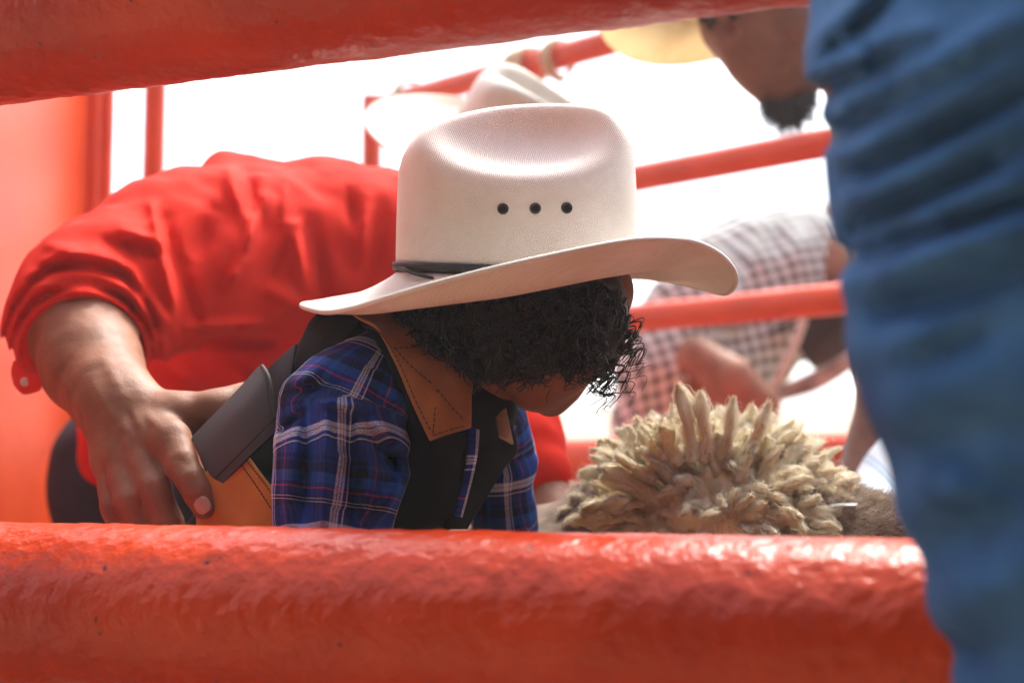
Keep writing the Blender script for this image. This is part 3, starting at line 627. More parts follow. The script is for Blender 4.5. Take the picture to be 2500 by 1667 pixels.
for L in ([(885, 795, 1.066), (930, 815, 1.044), (974, 885, 1.029), (1018, 985, 1.0215), (1057, 1062, 1.0165)], [(1057, 1062, 1.0165), (1100, 1049, 1.0165), (1143, 1036, 1.025)],
          [(1057, 1058, 1.0165), (1062, 1000, 1.021), (1068, 940, 1.027)], [(1068, 950, 1.026), (1100, 990, 1.023), (1138, 1030, 1.0245)], [(965, 850, 1.031), (1000, 890, 1.028), (1060, 940, 1.027)], [(960, 850, 1.033), (990, 848, 1.036), (1020, 848, 1.038)]):
    stitch(vest, L)
# --- lower back: grey flap being gripped, tan panel, black between
fl = Kg([[(640, 893, 1.105), (560, 980, 1.105), (470, 1072, 1.11)], [(656, 925, 1.088), (585, 1010, 1.083), (488, 1110, 1.095)], [(664, 990, 1.078), (595, 1075, 1.075), (505, 1155, 1.088)], [(682, 1046, 1.075), (606, 1118, 1.072), (528, 1200, 1.085)]])
flap = sheet_obj('grey_flap', fl, 50, 60, .004, M['grey'], vest); flap['label'] = 'charcoal grey strap flap gripped by the hand'
V, Q = tube(catmull(np.array([K(640, 893, 1.103), K(657, 925, 1.085), K(665, 990, 1.0755), K(683, 1046, 1.072)]), 40), .0016, 8); mesh_obj('piping', V, Q, M['grey'], flap)
stitch(flap, [(672, 1020, 1.072), (600, 1092, 1.069), (520, 1172, 1.083)], M['black'], .003, .0004)
sheet_obj('grey_strap', Kg([[(655, 900, 1.12), (690, 870, 1.12), (725, 840, 1.12)], [(660, 960, 1.115), (690, 930, 1.11), (715, 905, 1.11)], [(672, 1060, 1.10), (690, 1040, 1.10), (705, 1020, 1.10)]]), 30, 20, .003, M['grey'], vest)
tan = sheet_obj('tan_panel', Kg([[(606, 1112, 1.079), (560, 1130, 1.082), (480, 1160, 1.09)], [(645, 1165, 1.068), (590, 1200, 1.074), (480, 1230, 1.088)], [(700, 1235, 1.062), (620, 1270, 1.070), (480, 1300, 1.088)], [(760, 1330, 1.06), (640, 1350, 1.07), (480, 1370, 1.09)]]), 50, 50, .003, M['golden'], vest)
stitch(tan, [(600, 1122, 1.0765), (640, 1172, 1.0665), (690, 1240, 1.0605)], step=.003); stitch(tan, [(586, 1130, 1.0775), (622, 1180, 1.0685), (668, 1250, 1.0625)], step=.003)
# --- shirt: near sleeve (SDF with cloth uv), far sleeve
def axis_uv(nodes):
    Pn = np.array([n[0] for n in nodes]); L = np.concatenate([[0], np.cumsum(np.linalg.norm(np.diff(Pn, axis=0), axis=1))])
    def g(V):
        best = np.full(len(V), 1e9); vv = np.zeros(len(V)); uu = np.zeros(len(V))
        for i in range(len(Pn)-1):
            ab = Pn[i+1]-Pn[i]; l = np.linalg.norm(ab); tr_ = ((V-Pn[i])@ab)/(l*l); t = np.clip(tr_, 0 if i else -1, 1 if i < len(Pn)-2 else 2); q = V-Pn[i]-t[:, None]*ab; d = np.linalg.norm(q, axis=1)
            side = np.cross(ab/l, [0, 1, 0]); side /= np.linalg.norm(side); a = np.arctan2(q@side, -q[:, 1]); r_ = nodes[i][1]*(1-np.clip(t, 0, 1))+nodes[i+1][1]*np.clip(t, 0, 1)
            m = d < best; best[m] = d[m]; vv[m] = (L[i]+t*l)[m]; uu[m] = (a*.055)[m]
        return np.stack([uu+.02, vv], 1)
    return g
sl = [N(930, 845, 1.085, .012), N(880, 920, 1.072, .027), N(835, 1005, 1.062, .0425), N(835, 1120, 1.052, .0450), N(815, 1260, 1.045, .0395), N(800, 1400, 1.03, .038), N(870, 1470, 1.04, .028)]
fsl = chains([sl], .02)
sff = folds([(795, 990, 790, 1270, 16, .007), (850, 1010, 870, 1270, 15, -.007), (905, 1010, 985, 1090, 20, .006), (985, 1100, 930, 1130, 16, -.004), (985, 1160, 925, 1260, 18, .006), (900, 1060, 960, 1140, 14, -.005),
             (700, 960, 830, 930, 12, -.0035), (690, 1050, 745, 1000, 10, -.004), (720, 1060, 700, 1260, 20, .004), (745, 1010, 745, 1270, 12, -.0045), (780, 975, 900, 1000, 10, .0035), (900, 1160, 880, 1270, 14, .004), (800, 880, 700, 960, 20, .003), (960, 940, 990, 1010, 18, .004)])
lo, hi = bounds([sl])
shirt = sdf_obj('shirt', lambda p: fsl(p)-2.3*sff(p)-.0026*vn(p, .026)-.0007*vn(p, .009), (lo, hi), .0022, M['plaid'], ck, uvf=axis_uv(sl))
shirt['label'] = 'blue plaid shirt with white and red lines'
V, Q = tube(catmull(np.array([K(768, 985, surf_depth(fsl, 768, 985, .95, 1.1)-.006), K(830, 990, surf_depth(fsl, 830, 990, .95, 1.1)-.004), K(880, 1010, surf_depth(fsl, 880, 1010, .95, 1.1)-.004), K(930, 960, surf_depth(fsl, 930, 960, .95, 1.1)-.003), K(950, 920, surf_depth(fsl, 948, 925, .95, 1.15)-.002)]), 50), .0009, 6)
sl2 = [N(1130, 990, 1.17, .030), N(1205, 1030, 1.185, .024), N(1222, 1130, 1.20, .026), N(1232, 1280, 1.21, .024), N(1290, 1420, 1.22, .024)]
f2 = chains([sl2], .02); s2f = folds([(1230, 1000, 1250, 1090, 10, .004), (1300, 1105, 1230, 1125, 10, -.005), (1200, 1180, 1290, 1160, 14, .004), (1260, 1170, 1260, 1280, 12, -.003)])
lo, hi = bounds([sl2]); sdf_obj('far_sleeve', lambda p: f2(p)-s2f(p)-.002*vn(p, .02), (lo, hi), .003, M['plaid'], shirt, uvf=axis_uv(sl2))
# small strip of shirt between the lapels
sheet_obj('placket', Kg([[(1140, 1040, 1.075), (1170, 1050, 1.085)], [(1140, 1110, 1.068), (1165, 1110, 1.075)], [(1128, 1180, 1.062), (1150, 1180, 1.068)], [(1108, 1260, 1.06), (1128, 1262, 1.066)]]), 30, 8, .002, M['plaid'], shirt)
# --- trousers and boots astride the sheep (mostly hidden by the rail)
lg = [[NG(640, .66, 1.16, .08), NG(760, .60, 1.03, .062), NG(860, .42, .99, .045), NG(820, .22, 1.0, .036)], [NG(640, .66, 1.20, .08), NG(820, .60, 1.38, .062), NG(920, .42, 1.42, .045), NG(880, .22, 1.42, .036)]]
lo, hi = bounds(lg); sdf_obj('trousers', chains(lg, .03), (lo, hi), .007, M['navy'], ck)
for px_, d_ in ((820, 1.0), (880, 1.42)):
    bt = [[NG(px_, .22, d_, .038), NG(px_+5, .10, d_, .034), NG(px_+90, .075, d_, .026), NG(px_+150, .07, d_, .020)]]; lo, hi = bounds(bt); sdf_obj('boot', chains(bt, .02), (lo, hi), .005, M['boot'], ck)
# ================================================================ SHEEP
shp = thing('sheep', 'shaggy cream sheep with matted wool locks behind the front rail', 'sheep', tuple(W(G(1500, 0, 1.25))[0]))
bcs = [[NG(700, .58, 1.26, .14), NG(1150, .60, 1.27, .155), NG(1600, .64, 1.26, .14)], [N(1600, 1330, 1.26, .085), N(1850, 1330, 1.24, .082)], [N(1850, 1340, 1.24, .075), N(2060, 1325, 1.22, .036), N(2190, 1318, 1.20, .026), N(2290, 1350, 1.19, .022)]]
for (px_, d_) in ((780, 1.20), (780, 1.34), (1560, 1.19), (1560, 1.33)): bcs.append([NG(px_, .52, d_, .06), NG(px_+(20 if px_ < 1000 else -5), .30, d_, .032), NG(px_-(25 if px_ < 1000 else 0), .16, d_, .021), NG(px_, .03, d_, .022)])
bcs.append([N(2090, 1360, 1.16, .012), N(2080, 1400, 1.11, .015), N(2070, 1440, 1.08, .009)])   # near ear
fs = chains(bcs, .03); lo, hi = bounds(bcs)
sdf_obj('body', lambda p: fs(p)-.0015*vn(p, .012), (lo, hi), .006, M['sheephair'], shp)
DC = K(1745, 1300, 1.25); DR = np.array([.105, .11, .085])
def dome(p):
    r = ell(p, DC, DR); r = smin(r, seg(p, K(1530, 1340, 1.24), K(1650, 1300, 1.25), .024, .05), .04); r = smin(r, seg(p, NG(700, .58, 1.26, .15)[0], NG(1600, .60, 1.26, .15)[0], .142, .13), .05)
    return r
def wooly(p): return dome(p)-.006*vn(p, .022)-.004*vn(p, .011)
flo = sdf_obj('fleece', wooly, (K(1745, 1300, 1.25)-(.80, .2, .45), K(1745, 1300, 1.25)+(.16, .2, .14)), .005, M['wool'], shp, uvf=lambda V: np.stack([V[:, 0]*30, V[:, 2]*0+.15], 1))
Vs, Qs, UVs, off = [], [], [], 0
SVs, SQs, soff, tw0 = [], [], [0], .12
def lock(p, d, L, w, bend, flat=.6, k=10, n=24, amp=1.0):
    global off
    s = np.linspace(0, 1, n); d = d/np.linalg.norm(d); b = bend-d*(bend@d); bl_ = np.linalg.norm(b)+1e-9; b = b/bl_; A_ = min(bl_, 1.3)*rng.uniform(.7, 2.1)*amp
    th_ = A_*s**1.3; dd = np.cos(th_)[:, None]*d+np.sin(th_)[:, None]*b; P = p+np.cumsum(dd, 0)*L/n; c3 = np.cross(d, b)
    P = P+(w*.35*amp*np.sin(s*rng.uniform(5, 12)+rng.random()*6)*s)[:, None]*c3
    side = np.cross(d, b+rng.normal(size=3)*.3); side /= np.linalg.norm(side)+1e-9; t = np.gradient(P, axis=0); t /= np.linalg.norm(t, axis=1)[:, None]; u = side-t*(t@side)[:, None]; u /= np.linalg.norm(u, axis=1)[:, None]; v_ = np.cross(t, u)
    prof = w*(.85+.22*np.sin(s*rng.uniform(5, 11)+rng.random()*6))*np.sqrt(np.clip(1-np.clip((s-.72)/.28, 0, 1)**2, .01, 1))*(1.08-.34*s)
    a = np.arange(k)/k*2*np.pi; tw = s*rng.uniform(-1.5, 1.5); lump = 1+.16*np.sin(a*3+rng.random()*6)[None]+.13*np.sin(a[None]*2+s[:, None]*rng.uniform(4, 12)+rng.random()*6)+.05*rng.normal(size=(n, k)); aa = a[None]+tw[:, None]
    V = P[:, None]+(prof[:, None]*lump*np.cos(aa))[..., None]*u[:, None]+(prof[:, None]*lump*flat*np.sin(aa))[..., None]*v_[:, None]
    m_ = 46; ii = np.linspace(1, n-1, 9).astype(int); f_ = rng.random(m_)*6.28; q_ = rng.uniform(.66, 1.26, m_)*(1+.4*(rng.random(m_) > .9)); cr = rng.uniform(4, 9, m_)
    fa_ = f_[:, None]+tw0*ii[None]+.45*np.sin(s[ii][None]*cr[:, None]*2+f_[:, None]); rr = prof[ii][None]*q_[:, None]+.0002
    SP = P[ii][None]+(rr*np.cos(fa_))[..., None]*u[ii][None]+(rr*flat*np.sin(fa_))[..., None]*v_[ii][None]
    SP += rng.normal(size=SP.shape)*.0004; SP += (rng.normal(size=(m_, 1, 3))*.0013)*(np.linspace(0, 1, 9)**3)[None, :, None]; SVs.append(SP)
    V = V.reshape(-1, 3); V = V+.0010*np.stack([vn(V, .0055), vn(V, .0055, 7.3), vn(V, .0055, 13.1)], 1)+.0007*np.stack([vn(V, .0025), vn(V, .0025, 7.3), vn(V, .0025, 13.1)], 1)
    V = (V.reshape(n, k, 3)*.82+P[:, None]*.18).reshape(-1, 3)
    Vs.append(V); Qs.append(grid_faces(n, k, False, True, off)); ox = rng.random()*50
    UVs.append(np.stack([np.tile(a/6.28*2.2+ox, n), np.repeat(s, k)], 1)); off += n*k
def dgrad(p, e=.002):
    q = np.array([p+(e, 0, 0), p-(e, 0, 0), p+(0, e, 0), p-(0, e, 0), p+(0, 0, e), p-(0, 0, e)]); v = dome(q); g = np.array([v[0]-v[1], v[2]-v[3], v[4]-v[5]]); return g/np.linalg.norm(g)
cnt = 0; fuz = []
while cnt < 1750:
    if cnt < 1250: dr = rng.normal(size=3); dr /= np.linalg.norm(dr); p = DC+dr*DR*1.0
    else: p = np.array([rng.uniform(K(1330, 0, 1.25)[0]-.35, K(1520, 0, 1.25)[0]), 1.25+rng.uniform(-.15, .15), rng.uniform(-.30, -.12)])
    if p[2] < -.24 or (cnt >= 1250 and K(1300, 0, 1.25)[0]-.03 < p[0] < K(1430, 0, 1.25)[0]): continue
    g = dgrad(p); p = p-g*dome(p[None])[0]
    cn = p-DC; out = cn/np.linalg.norm(cn)
    L = rng.uniform(.022, .044); w = rng.uniform(.0040, .0082)
    o2 = out*np.array([1, 0, 1]); o2 /= np.linalg.norm(o2)+.15; d = g*.55+o2*.8+rng.normal(size=3)*.36
    if out[2] > .55: d += np.array([0, 0, .4])
    lock(p-g*.006, d, L, w, np.array([out[0]*.5, -.2, -1.0])*rng.uniform(.1, 1.1)+rng.normal(size=3)*.25, rng.uniform(.45, .8)); cnt += 1; fuz.append((p, d))
for px_, py_, tx, ty, w in [(1700, 1130, 1655, 935, .0135), (1735, 1130, 1705, 955, .0105), (1775, 1110, 1785, 968, .0090), (1655, 1140, 1612, 1040, .010), (1625, 1150, 1590, 1070, .009), (1600, 1200, 1470, 1130, .010), (1600, 1215, 1465, 1162, .010), (1610, 1180, 1500, 1108, .010), (1500, 1262, 1382, 1266, .014), (1540, 1225, 1420, 1235, .016), (1640, 1170, 1560, 1090, .011), (1830, 1110, 1870, 975, .010), (2040, 1180, 2100, 1160, .010)]:
    a = K(px_, py_, 1.17); b = K(tx, ty, 1.165); lock(a, b-a, np.linalg.norm(b-a), w, np.array([.1, 0, -.25]), .6, 14, 26, .5)
lk = mesh_obj('wool_locks', np.concatenate(Vs), np.concatenate(Qs), M['wool'], flo, uv=np.concatenate(UVs))
def strands(A, r):                      # A [m, n, 3] centre lines -> three-sided fibres
    m_, n_ = A.shape[:2]; t_ = np.gradient(A, axis=1); t_ /= np.linalg.norm(t_, axis=2)[..., None]+1e-12; u_ = np.cross(t_, np.array([.3, .9, .2])); u_ /= np.linalg.norm(u_, axis=2)[..., None]+1e-12; w_ = np.cross(t_, u_)
    a_ = np.arange(3)/3*2*np.pi; V_ = A[:, :, None]+r[None, :, None, None]*(np.cos(a_)[None, None, :, None]*u_[:, :, None]+np.sin(a_)[None, None, :, None]*w_[:, :, None])
    return V_.reshape(-1, 3), (grid_faces(n_, 3, False, True)[None]+(np.arange(m_)*n_*3)[:, None, None]).reshape(-1, 4)
SV, SQ = strands(np.concatenate(SVs), np.linspace(.00034, .00014, 9)); mesh_obj('lock_fibres', SV, SQ, M['fibre'], flo)['kind'] = 'stuff'
lk['label'] = 'matted twisted cream locks'
Vs, Qs, off = [], [], 0
for i in range(13000):
    p, d = fuz[rng.integers(len(fuz))]; d = d/np.linalg.norm(d); s = p+d*rng.uniform(.004, .026)+rng.normal(size=3)*.004; e = d*.6+rng.normal(size=3)*.7; e /= np.linalg.norm(e); L = rng.uniform(.003, .009)
    P = np.array([s, s+e*L*.5+rng.normal(size=3)*.0012, s+e*L+rng.normal(size=3)*.0025]); V, Q = tube(P, np.array([.00012, .0001, .00004]), 3, off=off); Vs.append(V); Qs.append(Q); off += len(V)
mesh_obj('fuzz', np.concatenate(Vs), np.concatenate(Qs), M['wool'], flo)['kind'] = 'stuff'
# short hair on the muzzle / neck at the right
Vs, Qs, off = [], [], 0; cnt = 0
while cnt < 9000:
    t_ = rng.random(); a = K(1940, 1320, 1.22); b = K(2290, 1335, 1.19); c = a+(b-a)*t_; rr = .050-.024*t_+.001; th_ = rng.random()*2*np.pi; n_ = np.array([0, math.cos(th_), math.sin(th_)])
    p = c+n_*rr; g_ = np.array([fs(np.array([p+(e if k == j else 0)*np.eye(3)[k] for k in range(3)][j:j+1]))[0] for j, e in enumerate((.002,)*3)]) if False else n_
    f0 = fs(p[None])[0]; p = p-n_*f0; d = n_*.5+np.array([.8, -.1, -.1])+rng.normal(size=3)*.35; d /= np.linalg.norm(d); L = rng.uniform(.006, .013)
    P = np.array([p, p+d*L*.5+n_*.001, p+d*L]); V, Q = tube(P, np.array([.0004, .0003, .0001]), 3, off=off); Vs.append(V); Qs.append(Q); off += len(V); cnt += 1
hm = simple('pale_grey_sheep_hair', (.32, .24, .17), (.68, .58, .47), 90, .8)
mesh_obj('short_hair', np.concatenate(Vs), np.concatenate(Qs), hm, shp)['kind'] = 'stuff'
tv, tq, _ = sheet(Kg([[(2022, 1241, 1.165), (2028, 1236, 1.18)], [(2055, 1238, 1.165), (2060, 1233, 1.18)], [(2090, 1237, 1.165), (2094, 1232, 1.18)]]), 12, 6, .004); mesh_obj('ear_tag', tv, tq, M['metal'], shp)
# ================================================================ MAN IN THE RED SHIRT
mr = thing('person', 'man in red shirt and white hat leaning over, gripping the child from behind', 'person', tuple(W(G(300, 0, 1.75))[0]))
arm = [N(600, 630, 1.50, .050), N(340, 690, 1.39, .050), N(196, 750, 1.31, .0440), N(200, 805, 1.285, .0475), N(225, 890, 1.24, .0425), N(268, 960, 1.195, .0345), N(305, 1000, 1.165, .030)]
hcs2 = [arm, [N(900, 640, 1.64, .06), N(600, 630, 1.50, .05)],
    [N(290, 985, 1.172, .029), N(385, 1075, 1.128, .0175)], [N(300, 990, 1.170, .028), N(345, 1100, 1.128, .0170)], [N(290, 1000, 1.172, .027), N(303, 1118, 1.132, .0165)], [N(280, 1000, 1.175, .026), N(268, 1125, 1.14, .0150)],
    [N(385, 1060, 1.130, .0180), N(418, 1078, 1.115, .0165), N(446, 1136, 1.096, .0128), N(463, 1168, 1.090, .0120), N(482, 1200, 1.086, .0118), N(499, 1236, 1.085, .0102)],
    [N(345, 1100, 1.128, .0165), N(378, 1195, 1.097, .0133), N(410, 1280, 1.092, .0122), N(430, 1340, 1.10, .0105)],
    [N(303, 1118, 1.132, .0160), N(322, 1225, 1.102, .0130), N(350, 1305, 1.098, .0115), N(370, 1355, 1.11, .010)],
    [N(268, 1125, 1.14, .0145), N(282, 1235, 1.116, .0110), N(300, 1300, 1.11, .010), N(315, 1340, 1.12, .009)],
    [N(335, 1010, 1.16, .026), N(430, 1022, 1.150, .0200), N(530, 1000, 1.152, .0150), N(600, 975, 1.165, .0125), N(650, 960, 1.175, .0105)],
    [N(900, 640, 1.64, .06), N(1180, 600, 1.74, .055), N(1300, 520, 1.79, .05), N(1390, 520, 1.80, .082), N(1430, 600, 1.79, .055)],
    [N(1100, 620, 1.62, .055), N(1240, 900, 1.50, .045), N(1278, 1080, 1.42, .029), N(1325, 1200, 1.39, .026), N(1385, 1330, 1.33, .024), N(1440, 1400, 1.30, .025)],
    [N(900, 660, 1.68, .08), N(600, 890, 1.74, .085), N(440, 1110, 1.78, .07)]]
_f = [chains([c], .004) for c in hcs2[6:10]]; _p = chains(hcs2[:6]+hcs2[10:], .010)
def hf(p):
    r = _f[0](p)
    for q in _f[1:]: r = smin(r, q(p), .0022)
    return smin(_p(p), r, .0055)
wr = folds([(310, 1045, 345, 1085, 10, .0016), (285, 1050, 262, 1120, 9, .0014), (335, 1100, 360, 1112, 12, .0014), (290, 1112, 315, 1124, 12, .0012), (140, 900, 190, 1010, 8, .0012), (230, 940, 290, 1040, 7, .0014), (425, 1120, 460, 1112, 4, -.0016), (427, 1130, 464, 1122, 4, -.0012), (432, 1142, 470, 1132, 4, -.0012), (437, 1152, 472, 1142, 4, -.0010), (455, 1186, 490, 1172, 4, -.0010), (460, 1196, 496, 1182, 4, -.0010),
            (360, 1188, 395, 1182, 4, -.0010), (362, 1198, 398, 1192, 4, -.0010), (305, 1228, 335, 1222, 4, -.0010),
            (330, 1010, 350, 1075, 8, .0022), (300, 1020, 305, 1090, 8, .0018), (470, 1030, 520, 1035, 7, -.0015), (250, 870, 300, 960, 14, .0016), (330, 1040, 300, 1000, 9, -.001), (360, 1010, 395, 1050, 8, .0014), (345, 1180, 345, 1240, 7, -.002), (400, 1110, 455, 1250, 6, -.0012)])
lo, hi = bounds(hcs2)
body = sdf_obj('body', lambda p: hf(p)-wr(p)-.0006*vn(p, .010)-.0008*vn(p, .025), (lo, hi), .0024, M['skin'], mr, it=1)
# nail
nc = K(495, 1233, surf_depth(lambda p: hf(p)-wr(p), 495, 1233, 1.0, 1.12)-.0006); ax = K(500, 1236, 1.085)-K(478, 1197, 1.087); ax /= np.linalg.norm(ax); sd_ = np.cross(ax, [0, 1, 0]); sd_ /= np.linalg.norm(sd_); nn = np.array([0, -1., 0])
rws = []
for i in range(7):
    u_ = (i-3)/3; rws.append([nc+ax*(.0062*u_)+sd_*(.0060*v_*math.sqrt(max(.18, 1-abs(u_)**3*.75)))+nn*(.0014*(1-v_*v_)+.0002-abs(u_)*.0002) for v_ in (-1, -.5, 0, .5, 1)])
sheet_obj('fingernail', rws, 24, 20, .0008, M['nail'], body)
# shirt
ssl = [[N(640, 615, 1.52, .085), N(500, 628, 1.47, .086), N(400, 655, 1.42, .078), N(275, 708, 1.35, .066), N(196, 742, 1.315, .0560), N(200, 800, 1.305, .0590)],
       [N(590, 560, 1.52, .062), N(562, 470, 1.54, .030), N(556, 418, 1.55, .017)],
       [N(640, 640, 1.56, .100), N(800, 620, 1.60, .098), N(980, 650, 1.65, .100), N(1150, 660, 1.70, .09)],
       [N(780, 540, 1.60, .050), N(782, 480, 1.60, .034)],
       [N(950, 680, 1.68, .11), N(620, 880, 1.74, .12), N(420, 1090, 1.78, .12)],
       [N(1100, 640, 1.62, .085), N(1225, 880, 1.50, .050), N(1272, 1060, 1.42, .034), N(1308, 1150, 1.39, .032)]]
fss = chains(ssl, .035)
sfo = folds([(560, 420, 590, 520, 16, .010), (600, 430, 640, 560, 22, -.010), (640, 480, 590, 640, 14, .014), (590, 640, 560, 700, 16, .012), (520, 520, 470, 640, 26, -.012), (370, 500, 430, 780, 12, .012), (400, 540, 480, 790, 20, -.009),
             (300, 560, 390, 590, 12, .008), (260, 590, 400, 625, 14, -.008), (120, 600, 300, 650, 12, .007), (90, 650, 320, 670, 10, -.006), (60, 700, 300, 700, 10, .007), (330, 650, 350, 780, 12, .006), (335, 640, 300, 600, 10, -.006),
             (700, 440, 690, 560, 10, .006), (720, 560, 745, 700, 16, .012), (760, 560, 800, 760, 24, -.010), (700, 600, 650, 700, 18, -.008), (900, 480, 880, 640, 16, .010), (850, 470, 870, 560, 14, -.007), (930, 540, 900, 720, 18, -.008), (690, 545, 740, 545, 8, .004),
             *[(200+rx*math.cos(t), 865-ry*math.sin(t), 200+rx*math.cos(t+.35), 865-ry*math.sin(t+.35), w_, a_) for rx, ry, w_, a_ in ((158, 150, 9, .006), (172, 172, 8, -.006), (180, 200, 11, .006), (190, 228, 9, -.005), (200, 256, 12, .005)) for t in np.arange(-.1, 3.0, .30)], (460, 800, 640, 790, 14, .010), (500, 830, 700, 830, 20, -.015), (420, 900, 500, 950, 18, .008), (640, 700, 760, 760, 18, .008), (560, 900, 700, 1000, 20, .008), (380, 740, 430, 820, 12, .007)])
def cuts(p):
    r = fss(p)-1.5*sfo(p)-.0045*vn(p, .05)-.0025*vn(p, .02)
    # open the rolled cuff: hollow where the forearm leaves the sleeve
    pl = (p-K(190, 772, 1.292))@np.array([.18, -.12, -.97])
    cut = np.maximum(pl+.000, ell(p, K(190, 800, 1.28), (.09, .1, .06)))
    r = smax(r, -ell(p, K(203, 880, 1.24), (.0505, .10, .054)), .004)
    r = smax(r, -ell(p, K(200, 1015, 1.28), (.066, .16, .055)), .006)
    r = smax(r, -seg(p, K(1338, 1245, 1.38), K(1385, 1340, 1.36), .029, .045), .006)
    return r
lo, hi = bounds(ssl)
sh = sdf_obj('shirt', cuts, (lo, hi), .0036, M['redcloth'], mr, it=1)
tb = sheet_obj('sleeve_tab', Kg([[(36, 880, 1.25), (75, 915, 1.225), (98, 905, 1.22)], [(30, 905, 1.25), (60, 935, 1.23), (102, 935, 1.22)], [(36, 935, 1.25), (62, 960, 1.235), (100, 950, 1.225)]]), 20, 20, .004, M['redcloth'], sh)
bq = K(60, 932, 1.224); k = 16; V = np.array([bq+(0, -.002, 0)]+[bq+np.array([.004*math.cos(6.2832*j/k), 0, .004*math.sin(6.2832*j/k)]) for j in range(k)]); mesh_obj('button', V, [[0, 1+j, 1+(j+1) % k] for j in range(k)], M['hat2'], tb)
tl = [[N(420, 1120, 1.78, .13), N(310, 1180, 1.79, .088), NG(350, .45, 1.70, .080), NG(230, .10, 1.85, .065)], [N(420, 1120, 1.84, .13), NG(520, .66, 1.95, .11), NG(560, .42, 1.85, .085), NG(520, .10, 2.0, .065)]]
lo, hi = bounds(tl); sdf_obj('trousers', lambda p: chains(tl, .04)(p)-.004*vn(p, .04), (lo, hi), .008, M['navy'], mr)
for px_, d_ in ((230, 1.85), (520, 2.0)):
    bt = [[NG(px_, .14, d_, .055), NG(px_, .06, d_, .05), NG(px_+120, .045, d_-.08, .04), NG(px_+190, .04, d_-.12, .03)]]; lo, hi = bounds(bt); sdf_obj('boot', chains(bt, .03), (lo, hi), .007, M['boot'], mr)
hr_ = hat(mr, K(1262, 430, 1.78), (.40, -.46, .78), (.90, .10, -.38), .104, .086, .108, .100, M['hat2'], None, curl=.018, droop=.006, res=.0045)
hr_['label'] = 'pale cream cowboy hat behind the child\'s hat'
# ================================================================ MAN IN THE YELLOW STRAW HAT
ms = thing('person', 'man with a goatee under a yellow straw hat, looking down at the upper right', 'person', tuple(W(G(2300, 0, 1.85))[0]))
fcs = [[N(1860, -60, 1.76, .088), N(1880, 40, 1.76, .076), N(1905, 130, 1.76, .060)], [N(1812, 55, 1.75, .050), N(1858, 150, 1.75, .030), N(1895, 228, 1.75, .0205)], [N(1905, 130, 1.76, .055), N(1945, 215, 1.77, .024)],
       [N(1925, 20, 1.79, .075), N(2100, 120, 1.84, .062), N(2260, 260, 1.88, .10), N(2380, 900, 1.9, .14), NG(2380, .85, 1.9, .13)], [N(2260, 240, 1.88, .08), N(2180, 420, 1.78, .05), N(2190, 800, 1.70, .04), N(2140, 1080, 1.68, .03), N(2100, 1180, 1.66, .032)]]
ff = chains(fcs, .02)
def manface(p):
    r = ff(p)
    r = smin(r, seg(p, K(1752, 85, 1.735), K(1797, 158, 1.735), .006, .0135), .008)   # nose
    r = smin(r, seg(p, K(1820, 190, 1.735), K(1830, 192, 1.76), .0085, .0085), .004)   # lips
    r = smin(r, seg(p, K(1840, 210, 1.745), K(1850, 212, 1.76), .0085, .0085), .006)
    r = smax(r, -ell(p, K(1775, 70, 1.71), (.014, .010, .009)), .01)
    return smin(r, ell(p, K(1960, 60, 1.685), (.016, .007, .028)), .005)
lo, hi = bounds(fcs); mb = sdf_obj('body', manface, (lo, hi), .0045, M['darkskin'], ms)
Vs, Qs, off = [], [], 0
for i in range(1900):
    t_ = rng.random(); t_ = rng.beta(1.6, 1.6); c = K(1868+112*t_+rng.normal()*7, 238+26*math.sin(3.14*t_)-12*t_+rng.normal()*9, 1.75+rng.normal()*.014); d = np.array([(t_-.55)*1.0, rng.normal()*.5, -1])+rng.normal(size=3)*.3; d /= np.linalg.norm(d); L = rng.uniform(.006, .030)*(.5+.8*math.sin(3.14*t_))
    P = np.array([c, c+d*L*.5+rng.normal(size=3)*.003, c+d*L+rng.normal(size=3)*.005]); V, Q = tube(P, np.array([.0006, .0005, .0002]), 3, off=off); Vs.append(V); Qs.append(Q); off += len(V)
go = mesh_obj('beard', np.concatenate(Vs), np.concatenate(Qs), simple('greying_beard_hair', (.035, .03, .026), (.12, .10, .085), 200, .6), ms); go['label'] = 'short dark goatee'
Vs, Qs, off = [], [], 0
for cx, cy, n_ in ((1728, 35, 60), (1742, 55, 40), (1803, 28, 60)):
    for i in range(n_):
        c = K(cx+rng.normal()*7, cy+rng.normal()*8, 1.70); d = np.array([-.6, -.3, -.6])+rng.normal(size=3)*.3; d /= np.linalg.norm(d); V, Q = tube(np.array([c, c+d*.006, c+d*.013]), np.array([.0006, .0005, .0002]), 3, off=off); Vs.append(V); Qs.append(Q); off += len(V)
mesh_obj('eyebrows', np.concatenate(Vs), np.concatenate(Qs), M['hair'], ms)
hs = hat(ms, K(1800, -85, 1.79), (-.38, .62, .70), (-.75, -.35, -.35), .098, .085, .11, .10, M['straw'], None, curl=.02, droop=.0, res=.006); hs['label'] = 'yellow straw hat seen from below'
shs = [[N(2120, 150, 1.86, .07), N(2280, 300, 1.90, .13), N(2400, 900, 1.92, .165), NG(2400, .85, 1.92, .15)], [N(2280, 260, 1.88, .09), N(2205, 430, 1.80, .07), N(2230, 760, 1.74, .062)]]
lo, hi = bounds(shs); sdf_obj('shirt', lambda p: chains(shs, .03)(p)-.004*vn(p, .05), (lo, hi), .008, simple('dark_shirt', (.03, .03, .04), (.05, .05, .06), 9), ms)
tr2 = [[NG(2380, .86, 1.92, .15), NG(2300, .50, 1.88, .09), NG(2290, .08, 1.9, .07)], [NG(2440, .86, 1.95, .15), NG(2520, .50, 2.0, .09), NG(2520, .08, 2.0, .07)]]
lo, hi = bounds(tr2); sdf_obj('trousers', chains(tr2, .04), (lo, hi), .01, M['denim'], ms)
